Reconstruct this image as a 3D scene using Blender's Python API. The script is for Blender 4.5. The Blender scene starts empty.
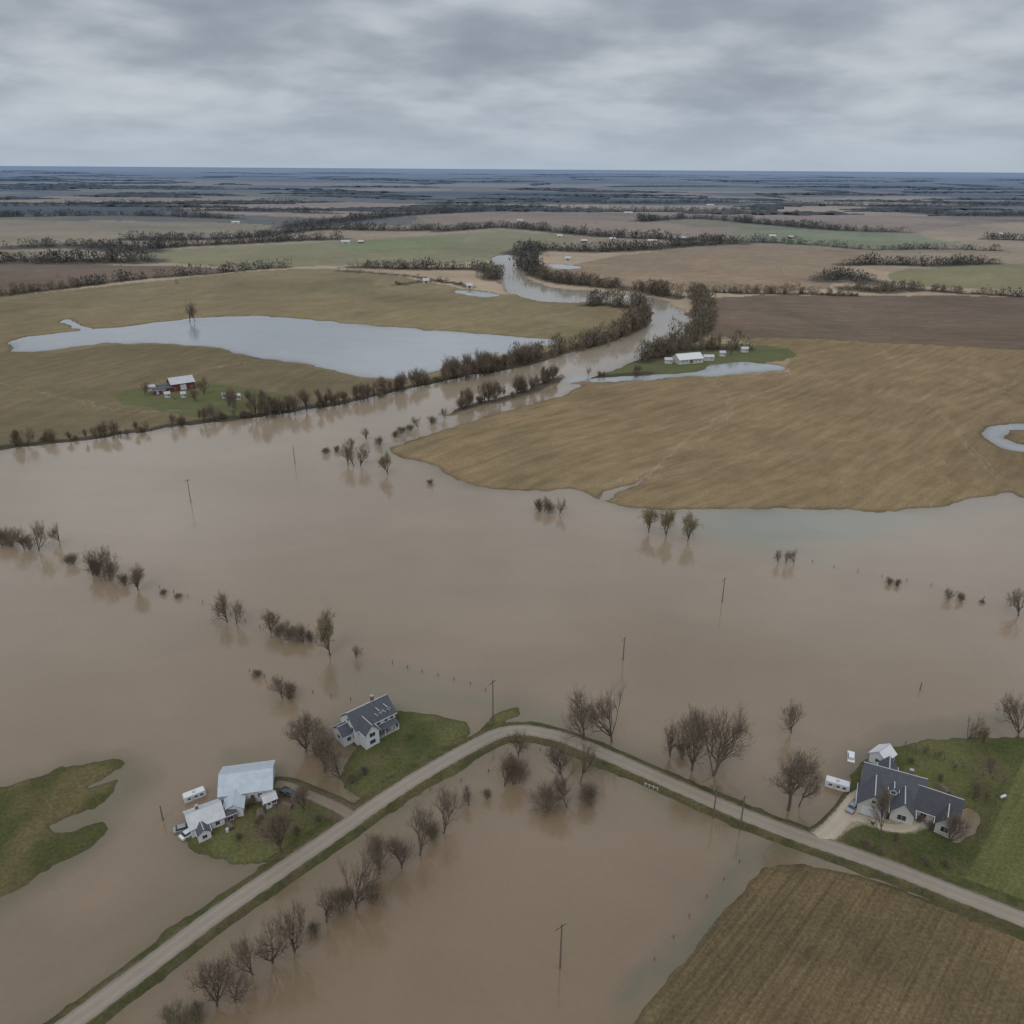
import bpy, math, random
import numpy as np
from mathutils import Vector, Matrix

random.seed(7); NR = np.random.default_rng(7)
scene = bpy.context.scene
COL = scene.collection
HC = 120.0; F = 800.0; PITCH = math.atan(343/F); ROLL = math.radians(0.38)
scene.view_settings.view_transform = 'Standard'
scene.view_settings.look = 'None'
scene.view_settings.exposure = 0

# ------------------------------------------------------------ camera (drone at 120 m)
RM = Matrix.Rotation(math.pi/2-PITCH, 4, 'X') @ Matrix.Rotation(ROLL, 4, 'Z')
cd = bpy.data.cameras.new("camera"); cam = bpy.data.objects.new("camera", cd); COL.objects.link(cam)
cam.matrix_world = Matrix.Translation((0, 0, HC)) @ RM
cd.sensor_width = 36; cd.lens = 36*F/1024; cd.clip_start = 1; cd.clip_end = 600000
scene.camera = cam
R3 = RM.to_3x3()

def G(px, py):
    """image pixel -> point on the flat ground plane (metres), unprojected through the camera"""
    d = R3 @ Vector(((px-512)/F, -(py-512)/F, -1))
    t = HC/max(-d.z, 1e-4)
    return (d.x*t, d.y*t)
def depth(px, py):
    x, y = G(px, py); return y*math.cos(PITCH)+HC*math.sin(PITCH)
def pxh(px, py, h):
    """height in metres of something standing at the point and h image pixels tall"""
    x, y = G(px, py); dist = math.sqrt(x*x+y*y+HC*HC)
    return h*depth(px, py)/F/(math.hypot(x, y)/dist)

def lin(c):
    c /= 255.0
    return c/12.92 if c <= 0.04045 else ((c+0.055)/1.055)**2.4
def S(r, g, b): return np.array([lin(r), lin(g), lin(b)])

# ------------------------------------------------------------ numpy noise
def vnoise(x, y, seed):
    xi = np.floor(x).astype(np.int64); yi = np.floor(y).astype(np.int64)
    fx = x-xi; fy = y-yi; fx = fx*fx*(3-2*fx); fy = fy*fy*(3-2*fy)
    def h(a, b):
        n = (a*374761393+b*668265263+seed*974634777) & 0x7fffffff
        n = ((n ^ (n >> 13))*1274126177) & 0x7fffffff
        return ((n ^ (n >> 16)) & 0xffff)/65535.0
    return (h(xi, yi)*(1-fx)+h(xi+1, yi)*fx)*(1-fy)+(h(xi, yi+1)*(1-fx)+h(xi+1, yi+1)*fx)*fy
def fbm(x, y, seed, o=4):
    s = 0; a = 0.5; t = 0
    for i in range(o):
        s = s+a*vnoise(x*2**i, y*2**i, seed+i); t += a; a *= 0.5
    return s/t*2-1

def catmull(P, n, closed):
    P = [np.array(p, float) for p in P]; out = []; N = len(P)
    rng = range(N) if closed else range(N-1)
    for i in rng:
        p1 = P[i]; p2 = P[(i+1) % N]
        p0 = P[i-1] if (closed or i > 0) else 2*p1-p2
        p3 = P[(i+2) % N] if (closed or i+2 < N) else 2*p2-p1
        for k in range(n):
            t = k/n
            out.append(0.5*((2*p1)+(-p0+p2)*t+(2*p0-5*p1+4*p2-p3)*t*t+(-p0+3*p1-3*p2+p3)*t**3))
    if not closed: out.append(P[-1])
    return out
def wpoly(px, n=3): return np.array([G(*p) for p in (catmull(px, n, True) if n > 1 else px)])
def wline(px, n=4): return np.array([G(*p) for p in catmull(px, n, False)])

def inside(P, X, Y):
    res = np.zeros(X.shape, bool)
    m = (X >= P[:, 0].min()) & (X <= P[:, 0].max()) & (Y >= P[:, 1].min()) & (Y <= P[:, 1].max())
    if not m.any(): return res
    x = X[m]; y = Y[m]; r = np.zeros(x.shape, bool); n = len(P)
    for i in range(n):
        x1, y1 = P[i]; x2, y2 = P[(i+1) % n]
        if y1 == y2: continue
        c = (y1 > y) != (y2 > y)
        r ^= c & (x < (x2-x1)*(y-y1)/(y2-y1)+x1)
    res[m] = r; return res
def dist_line(P, X, Y, maxd, closed=False):
    res = np.full(X.shape, float(maxd))
    m = (X >= P[:, 0].min()-maxd) & (X <= P[:, 0].max()+maxd) & (Y >= P[:, 1].min()-maxd) & (Y <= P[:, 1].max()+maxd)
    if not m.any(): return res
    x = X[m]; y = Y[m]; r = np.full(x.shape, float(maxd)**2); n = len(P)
    for i in range(n if closed else n-1):
        x1, y1 = P[i]; x2, y2 = P[(i+1) % n]
        dx = x2-x1; dy = y2-y1; L = dx*dx+dy*dy
        if L < 1e-9: continue
        t = np.clip(((x-x1)*dx+(y-y1)*dy)/L, 0, 1)
        r = np.minimum(r, (x-x1-t*dx)**2+(y-y1-t*dy)**2)
    res[m] = np.sqrt(r); return res
def sd_poly(P, X, Y, maxd):
    d = dist_line(P, X, Y, maxd, True)
    return np.where(inside(P, X, Y), d, -d)

# ------------------------------------------------------------ outlines of the place, traced in image pixels
shore = [(-500, 500), (-200, 470), (0, 450), (50, 444), (100, 438), (150, 431), (200, 424), (240, 420), (300, 411), (350, 402), (400, 391),
         (440, 382), (480, 374), (530, 384), (578, 384), (566, 394), (540, 402), (500, 413), (460, 426), (420, 437), (388, 448), (400, 457),
         (430, 462), (450, 475), (480, 487), (530, 490), (575, 489), (600, 500), (640, 507), (720, 510), (800, 509), (880, 511),
         (940, 508), (980, 499), (1005, 492), (1030, 499), (1100, 508), (1300, 530), (1600, 560)]
land_all = np.array([G(*p) for p in catmull(shore, 3, False)]+[(9000, 1200), (400000, 20000), (400000, 400000), (-400000, 400000), (-400000, 20000), (-9000, 1200)])
river = wpoly([(493, 258), (494, 272), (503, 287), (520, 297), (550, 302), (585, 302), (620, 302), (643, 304), (652, 312), (652, 321), (638, 331), (608, 343),
               (568, 354), (528, 365), (480, 376), (420, 392), (430, 402), (470, 400), (510, 396), (560, 386), (600, 374), (640, 359), (674, 344), (691, 328), (689, 315), (668, 303),
               (640, 296), (590, 291), (555, 288), (532, 281), (519, 270), (515, 256)])
pond = wpoly([(11, 343), (30, 337), (70, 332), (120, 327), (160, 322), (200, 318), (240, 316), (290, 318), (340, 323), (400, 328), (470, 333),
              (520, 337), (556, 341), (530, 350), (500, 356), (460, 365), (410, 377), (370, 378), (340, 371), (290, 362), (250, 357), (215, 348),
              (170, 344), (110, 343), (80, 346), (40, 351), (14, 351)])
pond2 = wpoly([(62, 321), (72, 320), (80, 326), (92, 329), (84, 331), (72, 328), (66, 324)])
pond3 = wpoly([(580, 379), (640, 376), (690, 373), (712, 366), (740, 362), (770, 364), (787, 369), (760, 373), (700, 376), (650, 380), (600, 382)])
pond4 = wpoly([(1040, 424), (1002, 426), (987, 431), (990, 441), (1012, 450), (1040, 453), (1040, 447), (1015, 443), (1005, 436), (1014, 431), (1040, 430)])
pond5 = wpoly([(455, 290), (480, 292), (500, 295), (488, 297), (462, 294)])
pond6 = wpoly([(548, 264), (570, 265), (580, 268), (565, 269), (552, 267)])
pond7 = wpoly([(600, 500), (603, 494), (622, 487), (645, 480), (640, 483), (622, 491), (606, 500)])
puddle = wpoly([(948, 812), (962, 808), (975, 812), (978, 822), (966, 838), (955, 845), (946, 838), (952, 826)])
strip = wpoly([(450, 415), (470, 405), (500, 397), (530, 388), (552, 378), (564, 375), (552, 388), (520, 398), (490, 406), (465, 414)])
isle = wpoly([(-60, 800), (0, 786), (40, 778), (70, 768), (110, 762), (123, 768), (112, 777), (92, 788), (122, 783), (108, 803), (96, 812), (60, 822), (50, 830),
              (62, 835), (95, 824), (106, 830), (85, 850), (50, 868), (20, 890), (0, 898), (-60, 920)])
lawn1 = wpoly([(335, 738), (350, 720), (398, 711), (430, 714), (462, 720), (470, 730), (462, 745), (420, 775), (385, 798), (368, 800), (345, 786), (342, 765), (356, 748)])
lawn2 = wpoly([(222, 800), (240, 794), (258, 796), (278, 780), (300, 786), (340, 802), (360, 812), (335, 826), (302, 846), (262, 866), (215, 860), (192, 848), (184, 832), (196, 815)])
tongue = wpoly([(478, 736), (488, 722), (504, 712), (520, 709), (518, 717), (506, 722), (502, 732)])
lotE = wpoly([(812, 845), (826, 828), (850, 812), (846, 795), (856, 765), (880, 748), (905, 742), (965, 738), (1024, 738), (1100, 736), (1300, 760), (1300, 1000), (1100, 950), (1024, 918), (940, 885), (870, 862)])
fieldS = wpoly([(764, 867), (778, 864), (808, 864), (850, 873), (900, 888), (950, 906), (1024, 936), (1200, 1010), (1200, 1300), (450, 1300), (560, 1130), (634, 1024), (672, 975), (715, 922)], 1)
road_px = [(-60, 1128), (0, 1080), (75, 1023), (150, 967), (215, 918), (280, 873), (340, 832), (372, 809), (410, 784), (445, 763), (474, 747), (494, 737), (508, 733), (526, 732), (545, 735), (565, 740),
           (600, 754), (650, 776), (700, 798), (750, 819), (800, 838), (850, 855), (900, 873), (950, 893), (1024, 922), (1150, 975), (1400, 1080)]
road_w = wline(road_px, 5)
drive1 = wline([(356, 820), (335, 808), (310, 797), (288, 788), (276, 786)])
drive2 = wline([(818, 842), (832, 830), (846, 815), (856, 802), (864, 797)])
drive3 = wline([(838, 825), (852, 819), (868, 822), (888, 829), (906, 829), (919, 821)])
track1 = wline([(600, 497), (640, 482), (690, 440), (740, 405), (790, 385), (840, 372)])

# ------------------------------------------------------------ grids
def grid_xy(nc, step):
    rows = [-4000, -1500, -600, -250, -100, -40, 0, 20]
    py = 1150.0; ys = []
    while py > 171.2:
        ys.append(G(512, py)[1]); py -= step if py > 215 else step*.6
    rows += [y for y in ys if y > 30]
    y = rows[-1]
    while y < 300000: y *= 1.35; rows.append(y)
    rows = np.array(rows)
    u = np.linspace(-1.12, 1.12, nc)
    u = np.concatenate([[-30, -10, -5, -3, -2, -1.5, -1.25], u, [1.25, 1.5, 2, 3, 5, 10, 30]])
    w = 0.64*(0.919*np.maximum(rows, 30)+47)
    Y = np.repeat(rows[:, None], len(u), 1); X = u[None, :]*w[:, None]
    return X, Y
def grid_mesh(name, X, Y, Z, attrs):
    r, c = X.shape
    me = bpy.data.meshes.new(name)
    co = np.stack([X, Y, Z], -1).reshape(-1, 3).astype(np.float32)
    idx = np.arange(r*c).reshape(r, c)
    q = np.stack([idx[:-1, :-1], idx[:-1, 1:], idx[1:, 1:], idx[1:, :-1]], -1).reshape(-1, 4)
    me.vertices.add(len(co)); me.vertices.foreach_set("co", co.ravel())
    me.loops.add(q.size); me.loops.foreach_set("vertex_index", q.ravel().astype(np.int32))
    me.polygons.add(len(q)); me.polygons.foreach_set("loop_start", np.arange(0, q.size, 4, dtype=np.int32))
    me.polygons.foreach_set("use_smooth", np.ones(len(q), bool))
    me.update()
    for n, t, a in attrs:
        at = me.attributes.new(n, t, 'POINT')
        at.data.foreach_set("color" if t == 'FLOAT_COLOR' else "value", a.astype(np.float32).ravel())
    me.validate()
    ob = bpy.data.objects.new(name, me); COL.objects.link(ob); return ob

def land_sd(X, Y):
    D = np.hypot(X, Y)
    amp = np.clip(D*0.006, 0.5, 5.0)
    f1 = fbm(X/3, Y/3, 13, 3)*0.9; f2 = fbm(X/3, Y/3, 23, 3)*0.9
    Xw = X+fbm(X/14, Y/14, 11)*amp*1.4+f1; Yw = Y+fbm(X/14, Y/14, 21)*amp*1.4+f2
    sd = sd_poly(land_all, Xw, Yw, 40)
    for P in (river, pond, pond2, pond3, pond4, pond5, pond6, pond7): sd = np.minimum(sd, -sd_poly(P, Xw, Yw, 40))
    for P in (strip, isle, lawn1, lawn2, tongue, lotE): sd = np.maximum(sd, sd_poly(P, Xw, Yw, 40))
    sd = np.maximum(sd, sd_poly(fieldS, X+f1*.7, Y+f2*.7, 40))
    sd = np.minimum(sd, -sd_poly(puddle, Xw, Yw, 40))
    rd = dist_line(road_w, Xw, Yw, 40)
    sd = np.maximum(sd, 3.7-rd)
    return sd, Xw, Yw

HAZE_TINT = S(88, 103, 122)  # aerial haze is painted: blended into surface colour by distance
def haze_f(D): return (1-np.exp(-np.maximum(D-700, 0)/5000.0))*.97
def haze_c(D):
    t = np.clip((D-7000)/25000, 0, 1)[..., None]; return HAZE_TINT*(1-t)+S(108, 125, 146)*t
belts = [  # px line, halfwidth m, trees per 100 m, height m
    ([(-80, 306), (0, 297), (60, 290), (130, 281), (200, 275), (250, 270), (285, 268)], 8, 80, 12),
    ([(-60, 266), (20, 262), (70, 263), (110, 262), (143, 262)], 26, 130, 14),
    ([(20, 248), (60, 247), (100, 248), (140, 252)], 34, 120, 14),
    ([(355, 268), (420, 270), (465, 270), (490, 272), (493, 280)], 11, 110, 13),
    ([(340, 272), (400, 276), (440, 282), (470, 288)], 4, 10, 6),
    ([(532, 254), (526, 264), (538, 276), (565, 284), (600, 287), (640, 291), (672, 298)], 10, 130, 15),
    ([(588, 306), (615, 306), (640, 311), (644, 319), (630, 331), (602, 343), (562, 353), (520, 364), (478, 375), (440, 382)], 6.5, 75, 15),
    ([(440, 382), (400, 391), (350, 402), (300, 411), (262, 417)], 4, 62, 12.5),
    ([(275, 414), (240, 418), (200, 423), (150, 431), (100, 438), (50, 443), (0, 449), (-60, 456)], 2.5, 38, 8.5),
    ([(519, 254), (545, 250), (590, 252), (640, 250), (690, 246), (735, 244)], 22, 120, 14),
    ([(696, 296), (703, 306), (704, 322), (694, 338), (672, 350), (644, 362)], 7, 80, 15),
    ([(690, 292), (740, 294), (800, 295), (856, 297)], 5, 75, 10),
    ([(828, 282), (840, 277), (855, 280), (868, 284)], 16, 120, 13),
    ([(852, 290), (880, 293), (905, 291)], 14, 120, 13),
    ([(845, 266), (880, 265), (930, 266), (992, 264)], 13, 120, 13),
    ([(915, 292), (960, 295), (1024, 298), (1120, 303)], 6, 85, 10),
    ([(985, 240), (1024, 241), (1100, 243)], 14, 90, 14),
    ([(-80, 218), (0, 217), (80, 216), (150, 216), (235, 219)], 26, 90, 14),
    ([(140, 250), (180, 247), (240, 244), (300, 241), (338, 240)], 22, 110, 14),
    ([(130, 240), (200, 240), (250, 238), (290, 233), (330, 230), (400, 231), (440, 230)], 24, 110, 14),
    ([(290, 228), (340, 222), (400, 216), (470, 212), (520, 211)], 34, 110, 14),
    ([(440, 232), (500, 228), (560, 233), (620, 238), (700, 241), (770, 243)], 20, 100, 14),
    ([(420, 206), (520, 208), (640, 212), (760, 210)], 40, 70, 14),
    ([(640, 222), (700, 219), (780, 226), (840, 231), (900, 233)], 22, 95, 14),
    ([(770, 243), (820, 246), (870, 250), (940, 250), (1000, 252)], 9, 65, 11),
    ([(900, 212), (960, 216), (1024, 216), (1100, 216)], 44, 70, 14),
    ([(600, 204), (760, 203), (880, 207), (1024, 206)], 50, 55, 14),
    ([(-60, 207), (60, 206), (180, 204), (300, 203)], 50, 55, 14),
    ([(170, 211), (260, 212), (330, 214)], 30, 60, 14),
    ([(455, 412), (480, 404), (510, 397), (535, 389), (556, 379)], 3, 50, 11),
    ([(590, 376), (620, 376), (650, 374)], 3, 20, 6),
    ([(640, 360), (660, 352), (700, 350), (745, 350)], 5, 55, 11),
    ([(395, 286), (430, 282), (455, 285)], 5, 12, 6),
]
belts_w = [(wline(b[0], 3), b[1], b[2], b[3]) for b in belts]

fields = [
    ([(-200, 305), (0, 298), (130, 285), (250, 272), (350, 270), (440, 285), (500, 294), (640, 306), (600, 338), (480, 372), (400, 388), (200, 422), (0, 449), (-300, 480)], S(116, 103, 75), .7, ((0, 330), (300, 290)), 9),
    ([(-100, 380), (0, 352), (60, 354), (120, 345), (215, 350), (300, 366), (370, 381), (330, 400), (200, 422), (0, 449), (-200, 470)], S(103, 91, 67), .6, ((0, 430), (200, 360)), 5),
    ([(-200, 268), (0, 264), (130, 266), (235, 270), (130, 280), (0, 296), (-200, 303)], S(102, 85, 69), .6, ((0, 270), (200, 272)), 12),
    ([(145, 252), (330, 243), (500, 232), (575, 240), (520, 256), (440, 266), (350, 266), (250, 268), (150, 262)], S(118, 112, 83), .5, ((150, 260), (500, 240)), 14),
    ([(-150, 224), (0, 221), (200, 222), (290, 228), (240, 237), (110, 240), (0, 246), (-150, 250)], S(128, 116, 93), .5, ((0, 230), (200, 228)), 20),
    ([(180, 199), (400, 204), (440, 212), (380, 219), (200, 213)], S(140, 122, 104), .4, ((180, 210), (400, 210)), 40),
    ([(560, 270), (620, 256), (740, 247), (850, 251), (858, 262), (830, 276), (828, 290), (740, 292), (650, 292), (590, 286), (545, 280)], S(128, 109, 86), .8, ((600, 285), (840, 255)), 14),
    ([(702, 300), (850, 297), (1024, 299), (1200, 306), (1200, 366), (1024, 352), (860, 344), (705, 336)], S(100, 84, 69), .9, ((705, 320), (1000, 330)), 6),
    ([(905, 270), (1024, 264), (1200, 262), (1200, 292), (1024, 290), (920, 289), (890, 280)], S(114, 109, 76), .5, ((900, 280), (1020, 275)), 14),
    ([(750, 226), (900, 235), (960, 242), (930, 249), (850, 248), (740, 242)], S(112, 114, 86), .5, ((740, 235), (940, 240)), 14),
    ([(650, 214), (800, 213), (960, 222), (900, 232), (780, 225), (700, 218)], S(132, 114, 98), .5, ((650, 215), (900, 228)), 30),
    ([(440, 212), (600, 214), (660, 222), (740, 236), (620, 236), (540, 228), (430, 224)], S(132, 114, 96), .5, ((450, 220), (700, 225)), 30),
    ([(920, 232), (1024, 222), (1200, 222), (1200, 238), (1024, 240), (950, 242)], S(140, 124, 100), .5, ((900, 232), (1020, 230)), 30),
    ([(980, 244), (1200, 246), (1200, 260), (1000, 258)], S(134, 119, 96), .5, ((900, 232), (1020, 230)), 30),
    ([(388, 448), (460, 424), (566, 394), (580, 382), (700, 377), (790, 372), (770, 348), (720, 338), (860, 343), (1024, 352), (1300, 372), (1300, 560), (1024, 510), (880, 516), (640, 512), (480, 492), (400, 462)], S(119, 101, 73), 1.0, ((600, 490), (900, 370)), 4),
    ([(940, 470), (985, 425), (1024, 405), (1300, 400), (1300, 560), (1005, 496)], S(113, 96, 70), .9, ((960, 480), (1024, 420)), 4),
    ([(590, 378), (620, 366), (660, 352), (720, 344), (790, 350), (780, 362), (720, 364), (700, 374), (640, 377)], S(86, 88, 56), .0, ((600, 370), (700, 360)), 9),
    ([(110, 398), (150, 388), (200, 384), (260, 392), (300, 404), (262, 412), (215, 419), (160, 412)], S(88, 89, 56), .0, ((600, 370), (700, 360)), 9),
    ([(340, 244), (400, 240), (470, 238), (420, 250), (350, 252)], S(108, 112, 76), .0, ((600, 370), (700, 360)), 9),
]
FW = [(wpoly(f[0], 2), f[1], f[2], f[3], f[4]) for f in fields]

X, Y = grid_xy(1000, 0.95)
D = np.hypot(X, Y)
sd, Xw, Yw = land_sd(X, Y)
sh = X.shape
ang = math.radians(4); U = X*math.cos(ang)+Y*math.sin(ang); V = -X*math.sin(ang)+Y*math.cos(ang)
V = V+180*fbm(X/1500, Y/1500, 3, 2); U = U+180*fbm(X/1500, Y/1500, 8, 2)
FS = np.where(D > 5500, 2.5, 1.0)
ci = np.floor(U/(900*FS)+0.37*np.floor(V/(620*FS))).astype(np.int64); cj = np.floor(V/(620*FS)).astype(np.int64)
hsh = (((ci*73856093) ^ (cj*19349663)) & 0xffff) % 97/97.0
pal = np.array([S(138, 121, 98), S(116, 108, 82), S(124, 106, 88), S(104, 102, 78), S(150, 132, 108), S(92, 88, 78), S(128, 114, 93), S(78, 78, 72)])
col = pal[(hsh*8).astype(int) % 8]
amp = np.full(sh, 0.4); rowc = V/20
wood_n = fbm(X/1500, Y/900, 71, 4)
wd = np.clip((wood_n-0.10)*6, 0, 1)*(D > 2600)
col = col*(1-wd[..., None])+S(62, 66, 62)*wd[..., None]
for P, c, a, (p, q), sp in FW:
    m = inside(P, Xw, Yw)
    col[m] = c; amp[m] = a
    p = np.array(G(*p)); q = np.array(G(*q)); dd = (q-p)/np.linalg.norm(q-p)
    rowc[m] = ((-X*dd[1]+Y*dd[0]+10*fbm(X/120, Y/120, 97, 2))/sp)[m]
n1 = fbm(X/90, Y/90, 31, 4)[..., None]; n2 = fbm(X/25, Y/25, 41, 4)[..., None]; n3 = fbm(X/260, Y/200, 51, 3)[..., None]
col = col*(1+0.18*n1+0.12*n2+0.18*n3)
damp = np.clip(fbm(X/60, Y/90, 91, 4)*3-0.5, 0, 1)[..., None]*((amp > 0.55) & (D < 1000))[..., None]
col = col*(1-damp*0.3)+S(80, 82, 58)*damp*0.22
GR = S(64, 69, 37); GR2 = S(85, 84, 50)
near = D < 420
grassmix = np.clip(0.5+n2*1.2+0.6*fbm(X/5, Y/5, 44, 3)[..., None], 0, 1)
gcol = GR*(1-grassmix)+GR2*grassmix
for P in (lawn1, lawn2, tongue, lotE):
    m = inside(P, Xw, Yw) | (sd_poly(P, Xw, Yw, 4) > -3)
    m &= near
    col[m] = gcol[m]; amp[m] = 0
mi = (sd_poly(isle, Xw, Yw, 5) > -4)
t = np.clip(0.5+fbm(X/9, Y/14, 61, 4)*2.2, 0, 1)[..., None]
icol = S(92, 82, 54)*t+S(68, 69, 38)*(1-t)
col[mi] = icol[mi]; amp[mi] = 0
ms = (sd_poly(fieldS, X, Y, 5) > -4)
t = np.clip(0.5+fbm(X/18, Y/12, 62, 4)*1.3, 0, 1)[..., None]
scol = S(101, 85, 59)*t+S(86, 74, 52)*(1-t)
col[ms] = scol[ms]; amp[ms] = 1.25
p = np.array(G(634, 1024)); q = np.array(G(764, 867)); dd = (q-p)/np.linalg.norm(q-p)
rowc[ms] = ((-X*dd[1]+Y*dd[0])/.65)[ms]
crop = wpoly([(1024, 760), (1010, 790), (992, 830), (965, 880), (1024, 902), (1300, 980), (1300, 760), (1100, 745)], 1)
mc = inside(crop, X, Y)
col[mc] = (S(87, 87, 51)*(1+0.15*n2))[mc]; amp[mc] = 0.7
p = np.array(G(1010, 790)); q = np.array(G(965, 880)); dd = (q-p)/np.linalg.norm(q-p)
rowc[mc] = ((-X*dd[1]+Y*dd[0])/.9)[mc]
rd = dist_line(road_w, X, Y, 30)
vm = (rd < 4.6) & near
vt = np.clip(0.4+fbm(X/3, Y/3, 63, 4)*1.8, 0, 1)[..., None]
vcol = S(62, 65, 36)*vt+S(80, 76, 48)*(1-vt)
col[vm] = vcol[vm]; amp[vm] = 0
def paint(mask, c): 
    global col
    mk = np.clip(mask, 0, 1)[..., None]; col = col*(1-mk)+c*mk
paint((2.2-rd+.5*fbm(X/2, Y/2, 64, 3))/0.5*near, S(92, 82, 64))
mud = sd_poly(wpoly([(272, 796), (300, 790), (350, 806), (362, 818), (340, 824), (322, 812), (296, 806), (268, 810)]), Xw, Yw, 5)
paint(mud*0.8+0.5, S(86, 74, 58))
yards = [((262, 838), 4), ((240, 812), 4), ((300, 826), 3), ((398, 752), 3), ((372, 762), 3), ((930, 800), 5), ((890, 850), 3), ((850, 838), 3), ((985, 770), 5)]
for (a, b_), rr in yards:
    gx, gy = G(a, b_); paint(np.clip(1.2-np.hypot(Xw-gx, (Yw-gy))/rr+.9*fbm(X/2.5, Y/2.5, 66, 3), 0, 1)*.5*near, S(88, 76, 57))
for dl in (drive2, drive3): paint((2.2-dist_line(dl, Xw, Yw, 10))/0.8, S(136, 124, 104))
paint(np.clip((0.9-dist_line(track1, Xw, Yw, 10))/1.0, 0, .5), S(138, 122, 98))
for tr in ([(0, 385), (120, 410), (180, 412)], [(700, 352), (760, 346), (860, 343)], [(700, 376), (730, 400), (720, 430), (690, 450)], [(300, 350), (120, 392)], [(960, 380), (1024, 400)], [(600, 486), (700, 462), (820, 455), (930, 470)], [(880, 350), (1000, 480)], [(640, 480), (850, 440), (1024, 380)], [(500, 450), (640, 430), (720, 395)]):
    tw = wline(tr)
    paint(np.clip((0.5-np.abs(dist_line(tw, Xw, Yw, 10)-1.1))/.5, 0, .3), S(144, 128, 104))
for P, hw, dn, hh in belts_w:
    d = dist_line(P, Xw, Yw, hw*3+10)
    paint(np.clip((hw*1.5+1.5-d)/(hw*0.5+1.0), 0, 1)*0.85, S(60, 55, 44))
paint(np.clip(1.2-sd/(0.6+np.clip(D*0.004, 0, 2)), 0, 1)*0.55*(sd < 6), S(72, 64, 48))
lum = col.mean(-1, keepdims=True); col = col*0.94+lum*0.06
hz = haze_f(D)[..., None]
col = col*(1-hz)+haze_c(D)*hz  # distance haze painted into the ground colour
amp = amp*np.exp(-np.maximum(D-600, 0)/1500)
zz = np.clip(sd*0.12, -0.9, 0.5)+np.where(sd > 0, 1, 0.3)*0.10*fbm(X/5, Y/5, 81, 4)
zz = zz+np.clip((sd-6)/30, 0, 1)*np.clip((D-350)/600, 0, 1)*(0.8+1.2*fbm(X/150, Y/150, 83, 3))
flat = np.clip((3.6-rd)/1.2, 0, 1)*near
for dl in (drive1, drive2, drive3): flat = np.maximum(flat, np.clip((3.2-dist_line(dl, X, Y, 10))/1.0, 0, 1))
zz = zz*(1-flat)+0.5*flat
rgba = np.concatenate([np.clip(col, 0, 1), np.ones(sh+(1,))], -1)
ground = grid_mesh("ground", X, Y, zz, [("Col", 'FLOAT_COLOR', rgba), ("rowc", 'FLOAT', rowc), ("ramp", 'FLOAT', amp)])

# ------------------------------------------------------------ water sheet
Xa, Ya = grid_xy(520, 1.9)
Da = np.hypot(Xa, Ya); sda, Xb, Yb = land_sd(Xa, Ya)
WB = S(114, 97, 77)
w1 = fbm(Xa/70, Ya/45, 101, 4)[..., None]; w2 = fbm(Xa/18, Ya/14, 111, 4)[..., None]
wc = WB*(1+0.07*w1+0.03*w2)+np.zeros(Xa.shape+(3,))
def wpaint(mask, c):
    global wc
    mk = np.clip(mask, 0, 1)[..., None]; wc = wc*(1-mk)+c*mk
painted_refl = np.clip((Da-110)/270+.2*w1[..., 0], 0, 1); wpaint(painted_refl*0.85, S(138, 124, 106))  # greyer, paler farther out: sky reflection painted into the water colour
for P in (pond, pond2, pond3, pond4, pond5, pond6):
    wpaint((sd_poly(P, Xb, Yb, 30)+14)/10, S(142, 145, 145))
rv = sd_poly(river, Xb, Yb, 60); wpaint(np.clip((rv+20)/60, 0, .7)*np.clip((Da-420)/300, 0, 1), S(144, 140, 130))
wpaint(np.clip((Ya-1500)/500, 0, 1), HAZE_TINT)  # far water takes the painted haze colour
shal = np.exp(np.minimum(sda, 0)/4.0)*(0.75+0.7*w2[..., 0])*(Da < 700)
wpaint(np.clip(shal*0.7, 0, .75), S(84, 77, 57))
def tint(poly, c, f, soft):
    d = sd_poly(wpoly(poly), Xb+8*w1[..., 0], Yb+6*w2[..., 0], soft*1.5)
    wpaint(np.clip((d+soft*0.5)/soft, 0, 1)*f, c)
tint([(700, 524), (760, 510), (860, 512), (905, 522), (880, 540), (820, 552), (760, 548)], S(100, 114, 102), .5, 24)
tint([(640, 512), (760, 512), (900, 513), (1024, 500), (1024, 512), (900, 530), (700, 530)], S(118, 118, 108), .4, 14)
tint([(330, 662), (400, 668), (480, 690), (560, 718), (520, 730), (470, 715), (400, 708), (330, 690)], S(98, 94, 76), .5, 8)
tint([(120, 905), (190, 862), (262, 868), (230, 900), (170, 930), (110, 950), (60, 990), (0, 1010), (0, 930)], S(100, 88, 68), .5, 8)
tint([(730, 862), (770, 850), (830, 850), (860, 862), (760, 868), (700, 940), (640, 1010), (615, 1010), (690, 925)], S(84, 84, 69), .6, 4)
tint([(60, 780), (130, 765), (160, 790), (120, 830), (90, 860), (30, 900), (0, 920), (0, 890)], S(86, 81, 60), .6, 6)
tint([(240, 750), (290, 770), (270, 790), (225, 760)], S(94, 89, 70), .5, 4)
tint([(800, 860), (850, 800), (850, 755), (900, 735), (1024, 725), (1024, 745), (870, 770), (840, 820)], S(94, 89, 72), .5, 4)
wc = wc*(1+0.04*np.clip(fbm(Xa/60+Ya/200, Ya/9, 131, 3), -1, 1)[..., None])
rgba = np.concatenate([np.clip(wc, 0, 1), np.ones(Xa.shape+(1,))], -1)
water = grid_mesh("flood_water", Xa, Ya, np.zeros(Xa.shape), [("Col", 'FLOAT_COLOR', rgba)])

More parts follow.
